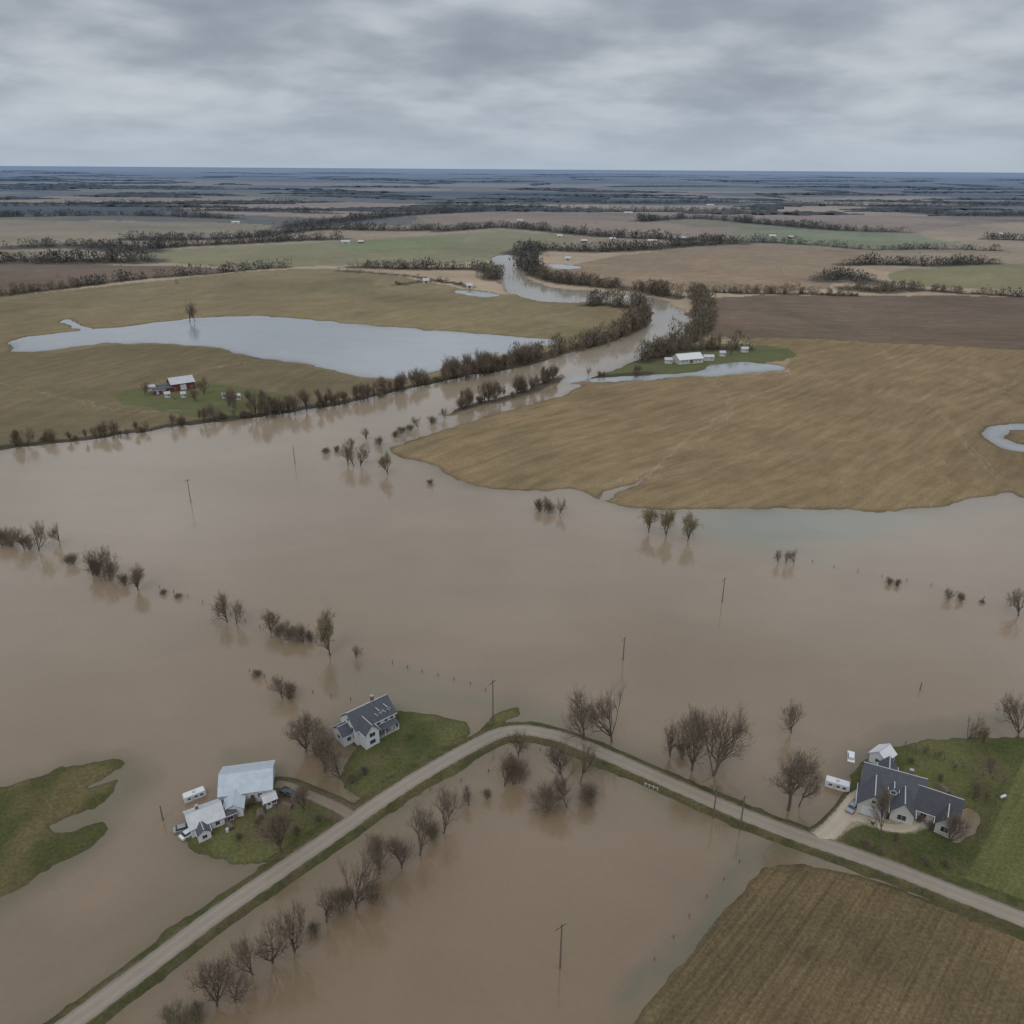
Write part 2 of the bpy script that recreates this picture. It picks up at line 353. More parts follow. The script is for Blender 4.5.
# ------------------------------------------------------------ materials
def new_mat(name):
    m = bpy.data.materials.new(name); m.use_nodes = True
    return m, m.node_tree.nodes, m.node_tree.links, m.node_tree.nodes["Principled BSDF"]
def N(nodes, t, **k):
    n = nodes.new(t)
    for a, v in k.items(): setattr(n, a, v)
    return n
def mathn(nodes, links, op, a, b=None, c=None):
    n = nodes.new('ShaderNodeMath'); n.operation = op
    for i, v in enumerate((a, b, c)):
        if v is None: continue
        if isinstance(v, (int, float)): n.inputs[i].default_value = v
        else: links.new(v, n.inputs[i])
    return n.outputs[0]
def noise(nodes, links, vec, scale, detail=4, rough=0.55, dist=0):
    n = nodes.new('ShaderNodeTexNoise'); n.inputs['Scale'].default_value = scale; n.inputs['Detail'].default_value = detail
    n.inputs['Roughness'].default_value = rough; n.inputs['Distortion'].default_value = dist
    links.new(vec, n.inputs['Vector']); return n.outputs['Fac']
def cmul(nodes, links, col, fac):
    n = nodes.new('ShaderNodeVectorMath'); n.operation = 'SCALE'
    links.new(col, n.inputs[0]); links.new(fac, n.inputs['Scale']); return n.outputs[0]

m, nd, lk, bs = new_mat("field_and_grass")
at = N(nd, 'ShaderNodeAttribute', attribute_name="Col"); ar = N(nd, 'ShaderNodeAttribute', attribute_name="rowc"); aa = N(nd, 'ShaderNodeAttribute', attribute_name="ramp")
geo = N(nd, 'ShaderNodeNewGeometry'); pos = geo.outputs['Position']
nA = noise(nd, lk, pos, 1.6, 4, 0.8); nB = noise(nd, lk, pos, 0.10, 4, 0.65)
sp = N(nd, 'ShaderNodeSeparateXYZ'); lk.new(pos, sp.inputs[0])
cb = N(nd, 'ShaderNodeCombineXYZ'); lk.new(mathn(nd, lk, 'MULTIPLY_ADD', nB, .5, ar.outputs['Fac']), cb.inputs[0])
lk.new(mathn(nd, lk, 'MULTIPLY', sp.outputs[0], .03), cb.inputs[1]); lk.new(mathn(nd, lk, 'MULTIPLY', sp.outputs[1], .03), cb.inputs[2])
rn = noise(nd, lk, cb.outputs[0], 1.0, 3, .65)
st = mathn(nd, lk, 'MULTIPLY', mathn(nd, lk, 'SUBTRACT', rn, .5), aa.outputs['Fac'])
f = mathn(nd, lk, 'MULTIPLY', mathn(nd, lk, 'MULTIPLY_ADD', nA, 1.8, 0.1), mathn(nd, lk, 'MULTIPLY_ADD', nB, 0.5, 0.75))
f = mathn(nd, lk, 'MULTIPLY', f, mathn(nd, lk, 'ADD', st, 1.0))
lk.new(cmul(nd, lk, at.outputs['Color'], f), bs.inputs['Base Color'])
bs.inputs['Roughness'].default_value = 0.95; bs.inputs['Specular IOR Level'].default_value = 0.1
ground.data.materials.append(m)
m, nd, lk, bs = new_mat("silty_water")
at = N(nd, 'ShaderNodeAttribute', attribute_name="Col"); geo = N(nd, 'ShaderNodeNewGeometry')
nA = noise(nd, lk, geo.outputs['Position'], 0.9, 3, 0.6); nB = noise(nd, lk, geo.outputs['Position'], 0.035, 5, 0.65, 0.8)
f = mathn(nd, lk, 'MULTIPLY', mathn(nd, lk, 'MULTIPLY_ADD', nB, 0.22, 0.89), mathn(nd, lk, 'MULTIPLY_ADD', nA, 0.16, 0.92))
lk.new(cmul(nd, lk, at.outputs['Color'], f), bs.inputs['Base Color'])
bs.inputs['IOR'].default_value = 1.38
lk.new(mathn(nd, lk, 'MULTIPLY_ADD', nB, 0.10, 0.0), bs.inputs['Roughness'])
bp = N(nd, 'ShaderNodeBump'); bp.inputs['Strength'].default_value = 0.4; bp.inputs['Distance'].default_value = 0.045
lk.new(nA, bp.inputs['Height']); lk.new(bp.outputs[0], bs.inputs['Normal'])
water.data.materials.append(m)

_mc = {}
def plain(name, rgb, rough=0.8, var=0.25, scale=2.0, metal=0.0, stripe=None):
    if name in _mc: return _mc[name]
    m, nd, lk, bs = new_mat(name)
    tc = N(nd, 'ShaderNodeTexCoord'); n1 = noise(nd, lk, tc.outputs['Object'], scale, 3, 0.65)
    f = mathn(nd, lk, 'MULTIPLY_ADD', n1, var*2, 1-var)
    if stripe:
        ax, per, am = stripe
        sp = N(nd, 'ShaderNodeSeparateXYZ'); lk.new(tc.outputs['Object'], sp.inputs[0])
        s = mathn(nd, lk, 'SINE', mathn(nd, lk, 'MULTIPLY', sp.outputs[ax], 6.283/per))
        f = mathn(nd, lk, 'MULTIPLY', f, mathn(nd, lk, 'MULTIPLY_ADD', s, am, 1.0))
    rgbn = N(nd, 'ShaderNodeRGB'); rgbn.outputs[0].default_value = (*rgb, 1)
    lk.new(cmul(nd, lk, rgbn.outputs[0], f), bs.inputs['Base Color'])
    bs.inputs['Roughness'].default_value = rough; bs.inputs['Metallic'].default_value = metal
    _mc[name] = m; return m
M_bark = plain("bark", (0.085, 0.068, 0.052), 0.95)
M_twig = plain("twigs", (0.155, 0.118, 0.084), 0.95)
M_twig2 = plain("twigs_olive", (0.155, 0.130, 0.078), 0.95)
M_leaf = plain("late_leaves", (0.17, 0.140, 0.075), 0.9)
M_white = plain("white_siding", (0.52, 0.53, 0.54), 0.6, 0.1, 3, stripe=(2, .22, .05))
M_cream = plain("cream_siding", (0.42, 0.40, 0.37), 0.6, 0.1, 3, stripe=(2, .22, .05))
M_trim = plain("white_trim", (0.50, 0.50, 0.50), 0.5, 0.15)
M_shing = plain("dark_shingles", (0.058, 0.061, 0.070), 0.85, 0.4, 1.4, stripe=(1, .5, .12))
M_shing2 = plain("charcoal_shingles", (0.042, 0.044, 0.05), 0.85, 0.4, 1.4, stripe=(1, .5, .12))
M_metal = plain("pale_metal_roof", (0.33, 0.37, 0.40), 0.5, 0.28, 0.5, stripe=(0, .6, .04))
M_metal2 = plain("weathered_metal_roof", (0.38, 0.39, 0.39), 0.5, 0.28, 0.6, stripe=(0, .6, .04))
M_glass = plain("window_glass", (0.03, 0.035, 0.045), 0.08, 0.1)
M_red = plain("barn_red", (0.12, 0.032, 0.028), 0.8, 0.25)
M_brick = plain("brick_red", (0.17, 0.085, 0.065), 0.85, 0.25)
M_wood = plain("weathered_wood", (0.12, 0.092, 0.068), 0.9, 0.3)
M_conc = plain("concrete", (0.28, 0.27, 0.25), 0.9, 0.2)
M_tyre = plain("tyre_rubber", (0.02, 0.02, 0.02), 0.9)
M_carw = plain("white_car_paint", (0.55, 0.55, 0.55), 0.3, 0.05)
M_cars = plain("silver_car_paint", (0.22, 0.23, 0.25), 0.3, 0.05)
M_dark = plain("dark_steel", (0.05, 0.05, 0.055), 0.6)
M_galv = plain("galvanised_steel", (0.33, 0.34, 0.35), 0.5)

# ------------------------------------------------------------ object helpers
def link(ob): COL.objects.link(ob); return ob
def mesh(name, V, Fc, mats, fm=None, smooth=False):
    me = bpy.data.meshes.new(name); me.from_pydata([tuple(v) for v in V], [], Fc)
    for mm in (mats if isinstance(mats, (list, tuple)) else [mats]): me.materials.append(mm)
    if fm: me.polygons.foreach_set("material_index", fm)
    if smooth: me.polygons.foreach_set("use_smooth", [True]*len(Fc))
    me.update(); return me
def obj(name, me, parent=None):
    o = bpy.data.objects.new(name, me); link(o)
    if parent is not None: o.parent = parent
    return o
def empty(name, x, y, z, rot=0, label="", cat="", group=None):
    e = bpy.data.objects.new(name, None); e.empty_display_size = 0.5; link(e)
    e.location = (x, y, z); e.rotation_euler = (0, 0, rot)
    e["label"] = label; e["category"] = cat
    if group: e["group"] = group
    return e
def struct(o, label, cat): o["kind"] = "structure"; o["label"] = label; o["category"] = cat
struct(ground, "flat winter farmland with brown stubble fields and grass", "ground")
struct(water, "muddy brown flood water and pale field ponds", "water")
class MB:
    def __init__(s): s.V = []; s.F = []; s.M = []
    def box(s, x0, x1, y0, y1, z0, z1, m=0):
        b = len(s.V); s.V += [(x0, y0, z0), (x1, y0, z0), (x1, y1, z0), (x0, y1, z0), (x0, y0, z1), (x1, y0, z1), (x1, y1, z1), (x0, y1, z1)]
        for f in ((0, 3, 2, 1), (4, 5, 6, 7), (0, 1, 5, 4), (1, 2, 6, 5), (2, 3, 7, 6), (3, 0, 4, 7)): s.F.append([b+i for i in f]); s.M.append(m)
    def poly(s, pts, m=0):
        b = len(s.V); s.V += pts; s.F.append(list(range(b, b+len(pts)))); s.M.append(m)
    def prism(s, prof, axis, a0, a1, m=0):
        b = len(s.V); n = len(prof)
        for a in (a0, a1):
            for u, z in prof: s.V.append((a, u, z) if axis == 0 else (u, a, z))
        s.F.append([b+i for i in range(n)][::-1]); s.F.append([b+n+i for i in range(n)]); s.M += [m, m]
        for i in range(n):
            j = (i+1) % n; s.F.append([b+i, b+j, b+n+j, b+n+i]); s.M.append(m)
    def cyl(s, c, r0, r1, z0, z1, n=10, m=0, axis=2):
        b = len(s.V)
        for z, r in ((z0, r0), (z1, r1)):
            for i in range(n):
                a = 2*math.pi*i/n; p = [r*math.cos(a), r*math.sin(a)]
                if axis == 2: s.V.append((c[0]+p[0], c[1]+p[1], c[2]+z))
                elif axis == 1: s.V.append((c[0]+p[0], c[1]+z, c[2]+p[1]))
                else: s.V.append((c[0]+z, c[1]+p[0], c[2]+p[1]))
        for i in range(n):
            j = (i+1) % n; s.F.append([b+i, b+j, b+n+j, b+n+i]); s.M.append(m)
        s.F.append([b+i for i in range(n)][::-1]); s.F.append([b+n+i for i in range(n)]); s.M += [m, m]
    def make(s, name, mats, parent=None, smooth=False):
        return obj(name, mesh(name, s.V, s.F, mats, s.M, smooth), parent)

def block(E, L, W, H, rise, wallm, roofm, cx=0, cy=0, rot=0, over=0.45, z0=0):
    T = Matrix.Translation((cx, cy, z0)) @ Matrix.Rotation(rot, 4, 'Z')
    b = MB(); h = W/2
    b.prism([(-h, -1.0), (h, -1.0), (h, H), (0, H+rise), (-h, H)], 0, -L/2, L/2)
    o = b.make("wall", wallm, E); o.matrix_local = T
    b = MB(); sl = rise/h; e = h+over; zl = H-sl*over+0.02; t = 0.2; x = L/2+over
    b.prism([(0, H+rise+0.02), (e, zl), (e, zl+t), (0, H+rise+0.02+t), (-e, zl+t), (-e, zl)], 0, -x, x)
    o = b.make("roof", roofm, E); o.matrix_local = T
    b = MB(); b.box(-x-0.01, x+0.01, -0.12, 0.12, H+rise+t-0.02, H+rise+t+0.06)
    o = b.make("ridge_cap", M_galv, E); o.matrix_local = T
    for sy in (-1, 1):
        b = MB(); b.box(-x, x, sy*(e+.06)-.06, sy*(e+.06)+.06, zl+.02, zl+t-.02); o = b.make("gutter", M_trim, E); o.matrix_local = T
    return T
def opening(E, T, side, pos, z, w, h, L, W, kind="window", mat=None):
    b = MB(); o = 0.05
    if kind == "window":
        b.box(-w/2-.1, w/2+.1, -o, 0.02, -.1, h+.1, 0)
        b.box(-w/2, -0.03, -o-.02, -o+.01, 0, h, 1); b.box(.03, w/2, -o-.02, -o+.01, 0, h, 1)
        b.box(-w/2-.16, w/2+.16, -o-.06, -o+.005, -.17, -.103, 0)
    elif kind == "door":
        b.box(-w/2-.1, w/2+.1, -o, 0.02, 0, h+.1, 0); b.box(-w/2, w/2, -o-.03, -o+.01, 0, h, 1)
        b.box(-w*.3, w*.3, -o-.04, -o-.028, h*.55, h*.85, 2)
    else:
        b.box(-w/2-.12, w/2+.12, -o, 0.02, 0, h+.12, 0)
        for i in range(4): b.box(-w/2, w/2, -o-.03, -o+.01, i*h/4+.02, (i+1)*h/4-.02, 1)
    mats = [M_trim, M_glass if kind == "window" else (mat or M_brick), M_glass]
    ob = b.make(kind, mats, E)
    r, off = {'f': (0, (pos, -W/2)), 'b': (math.pi, (pos, W/2)), 'l': (-math.pi/2, (-L/2, pos)), 'r': (math.pi/2, (L/2, pos))}[side]
    ob.matrix_local = T @ Matrix.Translation((off[0], off[1], z)) @ Matrix.Rotation(r, 4, 'Z')
def chimney(E, T, x, y, z0, z1):
    b = MB(); b.box(x-.4, x+.4, y-.4, y+.4, z0, z1, 0); b.box(x-.47, x+.47, y-.47, y+.47, z1, z1+.15, 1)
    o = b.make("chimney", [M_brick, M_conc], E); o.matrix_local = T
def heading(a, b):
    p = G(*a); q = G(*b); return math.atan2(q[1]-p[1], q[0]-p[0])
def setsc(E, s): E.scale = (s, s, s*1.04)
GZ = 0.45
# 1. two-storey farmhouse
x, y = G(369, 729); r = heading((345, 738), (390, 716))
E = empty("farmhouse", x, y, GZ, r, "white two-storey farmhouse with dark gabled roof on a lawn", "house"); setsc(E, .76)
L, W, H = 13.5, 9.2, 4.8
T = block(E, L, W, H, 3.5, M_white, M_shing)
for px_ in (-5, -2.2, .8, 3.4, 5.4):
    opening(E, T, 'f', px_, 3.2, 1.0, 1.3, L, W)
    if px_ not in (.8,): opening(E, T, 'f', px_, .8, 1.0, 1.4, L, W)
opening(E, T, 'f', .8, 0.1, 1.1, 2.1, L, W, "door")
for py_ in (-2.2, 1.8):
    for z in (.9, 3.3): opening(E, T, 'l', py_, z, 1.0, 1.3, L, W); opening(E, T, 'r', py_, z, 1.0, 1.3, L, W)
opening(E, T, 'l', 0, 5.6, .9, 1.0, L, W)
T2 = block(E, 5.0, 4.6, 4.8, 2.4, M_white, M_shing, -3.6, -W/2-1.0, math.pi/2, .35)
for z in (.9, 3.3): opening(E, T2, 'l', 0, z, 1.8, 1.3, 5.0, 4.6)
T3 = block(E, 3.4, 6.0, 2.9, 1.7, M_white, M_shing, -L/2-1.5, .6, 0, .35)
opening(E, T3, 'f', 0, .9, 1.2, 1.2, 3.4, 6.0); opening(E, T3, 'l', 0, .9, 1.4, 1.2, 3.4, 6.0)
for dx in (1.8, 4.6):
    T4 = block(E, 2.6, 1.7, .9, .7, M_white, M_shing, dx, -2.5, math.pi/2, .2, z0=5.4)
    opening(E, T4, 'l', 0, .15, .8, .75, 2.6, 1.7)
b = MB(); b.prism([(-W/2-2.3, 2.45), (-W/2, 2.85), (-W/2, 3.0), (-W/2-2.3, 2.6)], 0, -.9, 6.6); b.make("porch_roof", M_shing, E)
b = MB(); b.box(-.9, 6.6, -W/2-2.2, -W/2, -.6, .12); b.make("porch_deck", M_conc, E)
for i in range(4):
    b = MB(); b.box(-.8+i*2.4, -.6+i*2.4, -W/2-2.15, -W/2-1.95, .12, 2.5); b.make("porch_post", M_trim, E)
chimney(E, T, 2.5, 1.2, 6, 9.4)
# 2. metal-roofed barn and small house
x, y = G(249, 790); r = heading((225, 798), (268, 792))
E = empty("machine_barn", x, y, GZ, r, "white farm building with pale metal roof at the flood edge", "barn"); setsc(E, .78)
L, W, H = 13, 10.5, 3.4
T = block(E, L, W, H, 2.2, M_white, M_metal)
opening(E, T, 'f', -3, 0.05, 3.4, 2.8, L, W, "garage_door", M_trim); opening(E, T, 'f', 1.6, 0.05, 1, 2.1, L, W, "door")
for px_ in (3.5, 5.3): opening(E, T, 'f', px_, 1.2, 1, 1.1, L, W)
for px_ in (-3, 0, 3): opening(E, T, 'l', px_, 1.2, 1, 1.1, L, W)
T2 = block(E, 5.4, 4.4, 2.7, 1.2, M_white, M_metal, -2.6, -W/2-2.2, math.pi/2, .3)
opening(E, T2, 'l', 0, .9, 1.4, 1.1, 5.4, 4.4); opening(E, T2, 'f', 0, .9, 1.2, 1.1, 5.4, 4.4)
x, y = G(206, 824); r = heading((195, 828), (226, 816))
E = empty("small_house", x, y, GZ-.1, r, "small white house with pale roof and red brick porch", "house"); setsc(E, .70)
L, W, H = 9, 7.4, 3.0
T = block(E, L, W, H, 2.1, M_white, M_metal2)
for px_ in (-3, 2.6): opening(E, T, 'f', px_, .9, 1.1, 1.2, L, W)
opening(E, T, 'f', 0, 0.05, 1, 2.1, L, W, "door")
for s in 'lr': opening(E, T, s, 0, .9, 1.2, 1.2, L, W)
T2 = block(E, 3.6, 4.6, 2.4, 1.0, M_brick, M_shing, L/2+1.6, -1.2, 0, .25)
opening(E, T2, 'f', 0, .8, 1.6, 1.1, 3.6, 4.6); opening(E, T2, 'r', 0, 0.05, 1, 2, 3.6, 4.6, "door", M_trim)
T3 = block(E, 3.4, 3.4, 2.5, 1.1, M_white, M_shing, -1.6, -W/2-1.3, math.pi/2, .25)
opening(E, T3, 'l', 0, .8, 1.2, 1.1, 3.4, 3.4)
chimney(E, T, -1.5, .8, 3.5, 6.1)
# 3. eastern ranch house
x, y = G(889, 797); r = heading((858, 785), (922, 803))
E = empty("ranch_house", x, y, GZ, r, "ranch house with dark shingle roof beside a gravel driveway", "house"); setsc(E, .84)
L, W, H = 13.5, 10.5, 3.0
T = block(E, L, W, H, 4.3, M_cream, M_shing)
for px_ in (0.6, 3.2, 5.6): opening(E, T, 'f', px_, .9, 1.3, 1.3, L, W)
for px_ in (-5, -1.5, 2, 5): opening(E, T, 'b', px_, .9, 1.3, 1.3, L, W)
opening(E, T, 'l', 0, .9, 1.4, 1.3, L, W); opening(E, T, 'l', 0, 3.9, .9, .9, L, W)
opening(E, T, 'f', -.9, 0.05, 1.1, 2.1, L, W, "door")
T2 = block(E, 7.0, 6.4, 3.0, 3.2, M_cream, M_shing, -4.0, -W/2-.9, math.pi/2, .4)
opening(E, T2, 'l', 0, 0.05, 4.4, 2.3, 7.0, 6.4, "garage_door", M_trim); opening(E, T2, 'l', 0, 3.9, .8, .8, 7.0, 6.4)
T3 = block(E, 9.0, 8.4, 2.8, 3.3, M_cream, M_shing2, L/2+3.5, -1.9, -.1, .45)
for px_ in (-2.6, .2, 3.0): opening(E, T3, 'f', px_, .9, 1.2, 1.3, 9.0, 8.4)
opening(E, T3, 'r', 0, .9, 1.3, 1.3, 9.0, 8.4)
T5 = block(E, 6.0, 5.0, 2.8, 2.7, M_cream, M_shing, 2.6, -W/2-.5, math.pi/2, .35)
opening(E, T5, 'l', 0, .8, 1.9, 1.4, 6.0, 5.0)
T7 = block(E, 4.6, 4.0, 2.7, 2.2, M_cream, M_shing2, L/2+5.2, -1.9-4.4, math.pi/2-.1, .35)
opening(E, T7, 'l', 0, .8, 1.6, 1.4, 4.6, 4.0)
T6 = block(E, 5.0, 4.0, 2.8, 2.4, M_cream, M_shing, -1.0, W/2+.3, math.pi/2, .35)
T8 = block(E, 3.0, 1.9, .9, .8, M_cream, M_shing, .2, -2.9, math.pi/2, .2, z0=3.9)
opening(E, T8, 'l', 0, .15, .9, .75, 3.0, 1.9)
chimney(E, T, 3.5, .9, 3.5, 8.2)
b = MB(); b.box(L/2-1.5, L/2+2, -W/2-2.8, -W/2-.8, -.5, .06); b.make("patio", M_conc, E)
def shed(px, py, a, bq, L, W, H, rise, wm, rm, label, name="garden_shed", cat="shed", z=GZ):
    x, y = G(px, py); r = heading(a, bq); E = empty(name, x, y, z, r, label, cat)
    T = block(E, L, W, H, rise, wm, rm, over=.2)
    opening(E, T, 'f', -L*.15, 0.05, 1.0, min(2.0, H-.3), L, W, "door", M_trim); opening(E, T, 'f', L*.27, .9, .8, .8, L, W); opening(E, T, 'l', 0, .9, .8, .8, L, W)
    return E
shed(881, 762, (872, 760), (888, 748), 4.1, 3.6, 2.2, 1.4, M_white, M_trim, "small white garden shed with white gable roof beside the lawn", z=.2)
shed(270, 806, (262, 806), (277, 800), 2.6, 2.2, 1.9, .7, M_wood, M_metal2, "small timber shed with pale roof on the farmyard lawn")
x, y = G(182, 390); r = heading((168, 392), (196, 388))
E = empty("red_barn", x, y, 1.0, r, "dark red barn with white metal roof in a green farmyard", "barn"); setsc(E, .78)
L, W, H = 17, 11, 5.0
T = block(E, L, W, H, 3.6, M_red, M_metal2)
opening(E, T, 'f', 0, 0.05, 4, 3.8, L, W, "garage_door", M_trim)
for px_ in (-6, 6): opening(E, T, 'f', px_, 1.5, 1.2, 1.2, L, W)
opening(E, T, 'l', 0, .05, 3, 3, L, W, "garage_door", M_trim)
T2 = block(E, 9, 6.5, 3.2, 2.0, M_red, M_shing, -L/2-4, -2.5, 0, .3)
for k, (a, b_, LL, lab) in enumerate([(160, 395, 7, "small dark-roofed farm outbuilding with red walls"), (152, 392, 4, "low white-roofed outbuilding in the farmyard"), (225, 400, 2.6, "tiny white-roofed shelter beside farmyard trees"), (184, 399, 2.6, "tiny white-roofed shelter beside farmyard trees"), (238, 401, 3, "tiny white-roofed shelter beside farmyard trees"), (168, 399, 3, "tiny white-roofed shelter beside farmyard trees")]):
    shed(a, b_, (a, b_), (a+20, b_-2), LL, LL*.6, 2.2, 1.0, M_red if k == 0 else M_cream, M_shing if k == 0 else M_metal2, lab, "farm_outbuilding", "outbuilding", 1.0)
x, y = G(687, 363); r = heading((670, 364), (704, 361))
E = empty("white_barn", x, y, 1.0, r, "long white-roofed barn beside a flooded riverside field", "barn"); setsc(E, .72)
T = block(E, 26, 14, 3.6, 4.0, M_cream, M_trim); opening(E, T, 'f', 0, 0.05, 4, 3.2, 26, 14, "garage_door", M_brick)
for px_ in (-9, -5, 5, 9): opening(E, T, 'f', px_, 1.4, 1.2, 1.2, 26, 14)
for (a, b_, LL) in [(668, 364, 5), (708, 361, 7), (744, 353, 5), (722, 357, 4)]:
    shed(a, b_, (a, b_), (a+20, b_), LL, LL*.6, 2.2, 1.1, M_cream, M_metal2, "small white farm outbuilding near bare riverside trees", "farm_outbuilding", "outbuilding", 1.0)
for (a, b_, LL, c) in [(346, 244, 15, 0), (361, 244, 9, 1), (652, 243, 15, 0), (680, 240, 22, 0), (560, 238, 10, 0), (584, 243, 10, 1), (612, 241, 11, 0), (772, 238, 13, 0), (790, 239, 10, 1),
                       (628, 214, 26, 0), (520, 222, 14, 0), (1000, 236, 14, 0), (236, 224, 18, 0), (426, 284, 7, 0), (470, 289, 7, 0), (568, 261, 8, 0), (92, 262, 11, 0), (710, 206, 26, 0)]:
    x, y = G(a, b_); E = empty("distant_barn", x, y, 0.8, (a % 7)*.1-.3, "small pale-roofed barn among far fields and trees", "barn", "scattered farm buildings")
    T = block(E, LL, LL*.5, 3.4, 2.2, M_cream if c == 0 else M_brick, M_metal2); opening(E, T, 'f', 0, 0.05, 2.4, 2.5, LL, LL*.5, "garage_door", M_dark)

# ------------------------------------------------------------ vehicles and yard things
def wheel(E, x, y, r):
    b = MB(); b.cyl((x, y, r), r, r, -.12, .12, 14, 0, 1); b.cyl((x, y, r), r*.55, r*.55, -.13, .13, 10, 1, 1)
    b.make("wheel", [M_tyre, M_galv], E)
def car(px, py, rot, paint_, z, label, pickup=False):
    x, y = G(px, py); E = empty("parked_car" if not pickup else "pickup_truck", x, y, z, rot, label, "car" if not pickup else "truck"); E.scale = (.85, .85, .85)
    b = MB(); w = .9
    b.prism([(-2.3, .35), (2.25, .35), (2.35, .6), (2.25, .85), (1.2, 1.0), (-1.9 if not pickup else -2.2, 1.02), (-2.3, .95)], 1, -w, w, 0)
    ob = b.make("body", paint_, E); md = ob.modifiers.new("bevel", 'BEVEL'); md.width = .07; md.segments = 2
    b = MB(); x0, x1, x2, x3 = (-1.75, -1.3, .45, 1.15) if not pickup else (-.5, -.35, .7, 1.3)
    b.V = [(x0, -.82, 1.0), (x3, -.82, 1.0), (x3, .82, 1.0), (x0, .82, 1.0), (x1, -.66, 1.5), (x2, -.66, 1.5), (x2, .66, 1.5), (x1, .66, 1.5)]
    b.F = [(4, 5, 6, 7), (0, 1, 5, 4), (1, 2, 6, 5), (2, 3, 7, 6), (3, 0, 4, 7)]; b.M = [0, 1, 1, 1, 1]
    b.make("cabin", [paint_, M_glass], E)
    if pickup:
        b = MB()
        for s in (-1, 1): b.box(-2.25, -.55, s*.86-.05, s*.86+.05, 1.0, 1.3)
        b.box(-2.28, -2.2, -.8, .8, 1.0, 1.3); b.make("cargo_bed", paint_, E)
    for sx in (-1.4, 1.45):
        for sy in (-.85, .85): wheel(E, sx, sy, .34)
car(184, 829, .4, M_cars, -.35, "silver car standing in flood water beside the small house")
car(190, 834, .9, M_carw, -.2, "white car standing in shallow flood water beside the small house")
car(851, 757, 1.2, M_carw, -.55, "white car half submerged in brown flood water")
car(852, 811, heading((866, 800), (856, 812)), M_cars, .56, "silver pickup parked on the gravel driveway", True)
car(290, 797, heading((288, 790), (310, 799)), M_dark, .5, "dark pickup parked on the muddy farm driveway", True)
def caravan(px, py, rot, z, label, sc=1):
    x, y = G(px, py); E = empty("caravan", x, y, z, rot, label, "caravan"); E.scale = (sc, sc, sc)
    b = MB(); l = 3.25
    b.prism([(-l, .5), (l-.4, .5), (l, 1.1), (l-.1, 2.5), (l-.4, 2.8), (-l+.3, 2.8), (-l, 2.5)], 1, -1.2, 1.2)
    ob = b.make("body", M_trim, E); md = ob.modifiers.new("bevel", 'BEVEL'); md.width = .1; md.segments = 2
    for xx in (-1.8, .2, 1.8):
        b = MB(); b.box(xx-.45, xx+.45, -1.235, -1.19, 1.5, 2.1, 1); b.box(xx-.5, xx+.5, -1.225, -1.19, 1.44, 1.498, 0); b.make("window", [M_galv, M_glass], E)
    b = MB(); b.box(-1.1, -.45, -1.24, -1.19, .6, 2.3); b.make("door", M_cream, E)
    b = MB(); b.box(-.5, .3, -.4, .4, 2.8, 3.05); b.make("roof_vent", M_galv, E)
    for sy in (-1.0, 1.0): wheel(E, -.4, sy, .34)
    b = MB(); b.box(l-.1, l+1.1, -.06, .06, .45, .57); b.make("tow_bar", M_dark, E)
caravan(195, 797, heading((186, 798), (204, 791)), -.5, "white caravan standing in flood water near a metal-roofed barn", .68)
caravan(837, 787, heading((826, 781), (850, 788)), -.5, "white caravan standing in flood water beside the ranch house", .76)
x, y = G(1002, 800)
E = empty("propane_tank", x, y, .5, .4, "white propane tank on legs in the garden", "tank"); setsc(E, .6)
b = MB(); b.cyl((0, 0, .8), .45, .45, -1.1, 1.1, 14, 0, 0); b.cyl((0, 0, .8), .3, .3, -1.28, 1.28, 12, 0, 0); b.make("tank_shell", M_trim, E)
for s in (-.7, .7): b = MB(); b.box(s-.1, s+.1, -.3, .3, -.2, .42); b.make("leg", M_conc, E)
def woodpile(px, py, rot, n, label):
    x, y = G(px, py); E = empty("log_pile", x, y, .45, rot, label, "logs")
    for row in range(3):
        for i in range(n-row):
            b = MB(); b.cyl(((i-(n-row)/2)*.34, 0, .16+row*.29), .165, .15, -1.1+random.uniform(-.15, .15), 1.1+random.uniform(-.15, .15), 8, 0, 1); b.make("log", M_wood, E)
for a, b_, rr, n, lb in [(262, 816, .3, 5, "stacked logs on the farmyard lawn"), (288, 808, 1.2, 4, "stacked logs beside the muddy driveway"), (231, 828, .8, 4, "stacked logs beside the small house"), (944, 792, .2, 5, "stacked logs in the ranch garden"), (176, 400, .2, 6, "stacked logs beside the red barn")]:
    woodpile(a, b_, rr, n, lb)
def bin_(px, py, mat, lb):
    x, y = G(px, py); E = empty("barrel", x, y, .45, 0, lb, "barrel")
    b = MB(); b.cyl((0, 0, 0), .3, .34, 0, .45, 12); b.cyl((0, 0, 0), .34, .3, .45, .9, 12); b.make("drum", mat, E)
    b = MB(); b.cyl((0, 0, 0), .31, .31, .9, .94, 12); b.make("lid", M_galv, E)
for a, b_, mt, lb in [(274, 798, M_dark, "dark steel barrel in the muddy yard"), (228, 834, M_cream, "pale barrel beside the small house"), (246, 806, M_galv, "grey steel barrel on the farmyard lawn"), (872, 826, M_dark, "dark steel barrel beside the ranch house"), (932, 826, M_cream, "pale barrel beside the ranch house")]:
    bin_(a, b_, mt, lb)

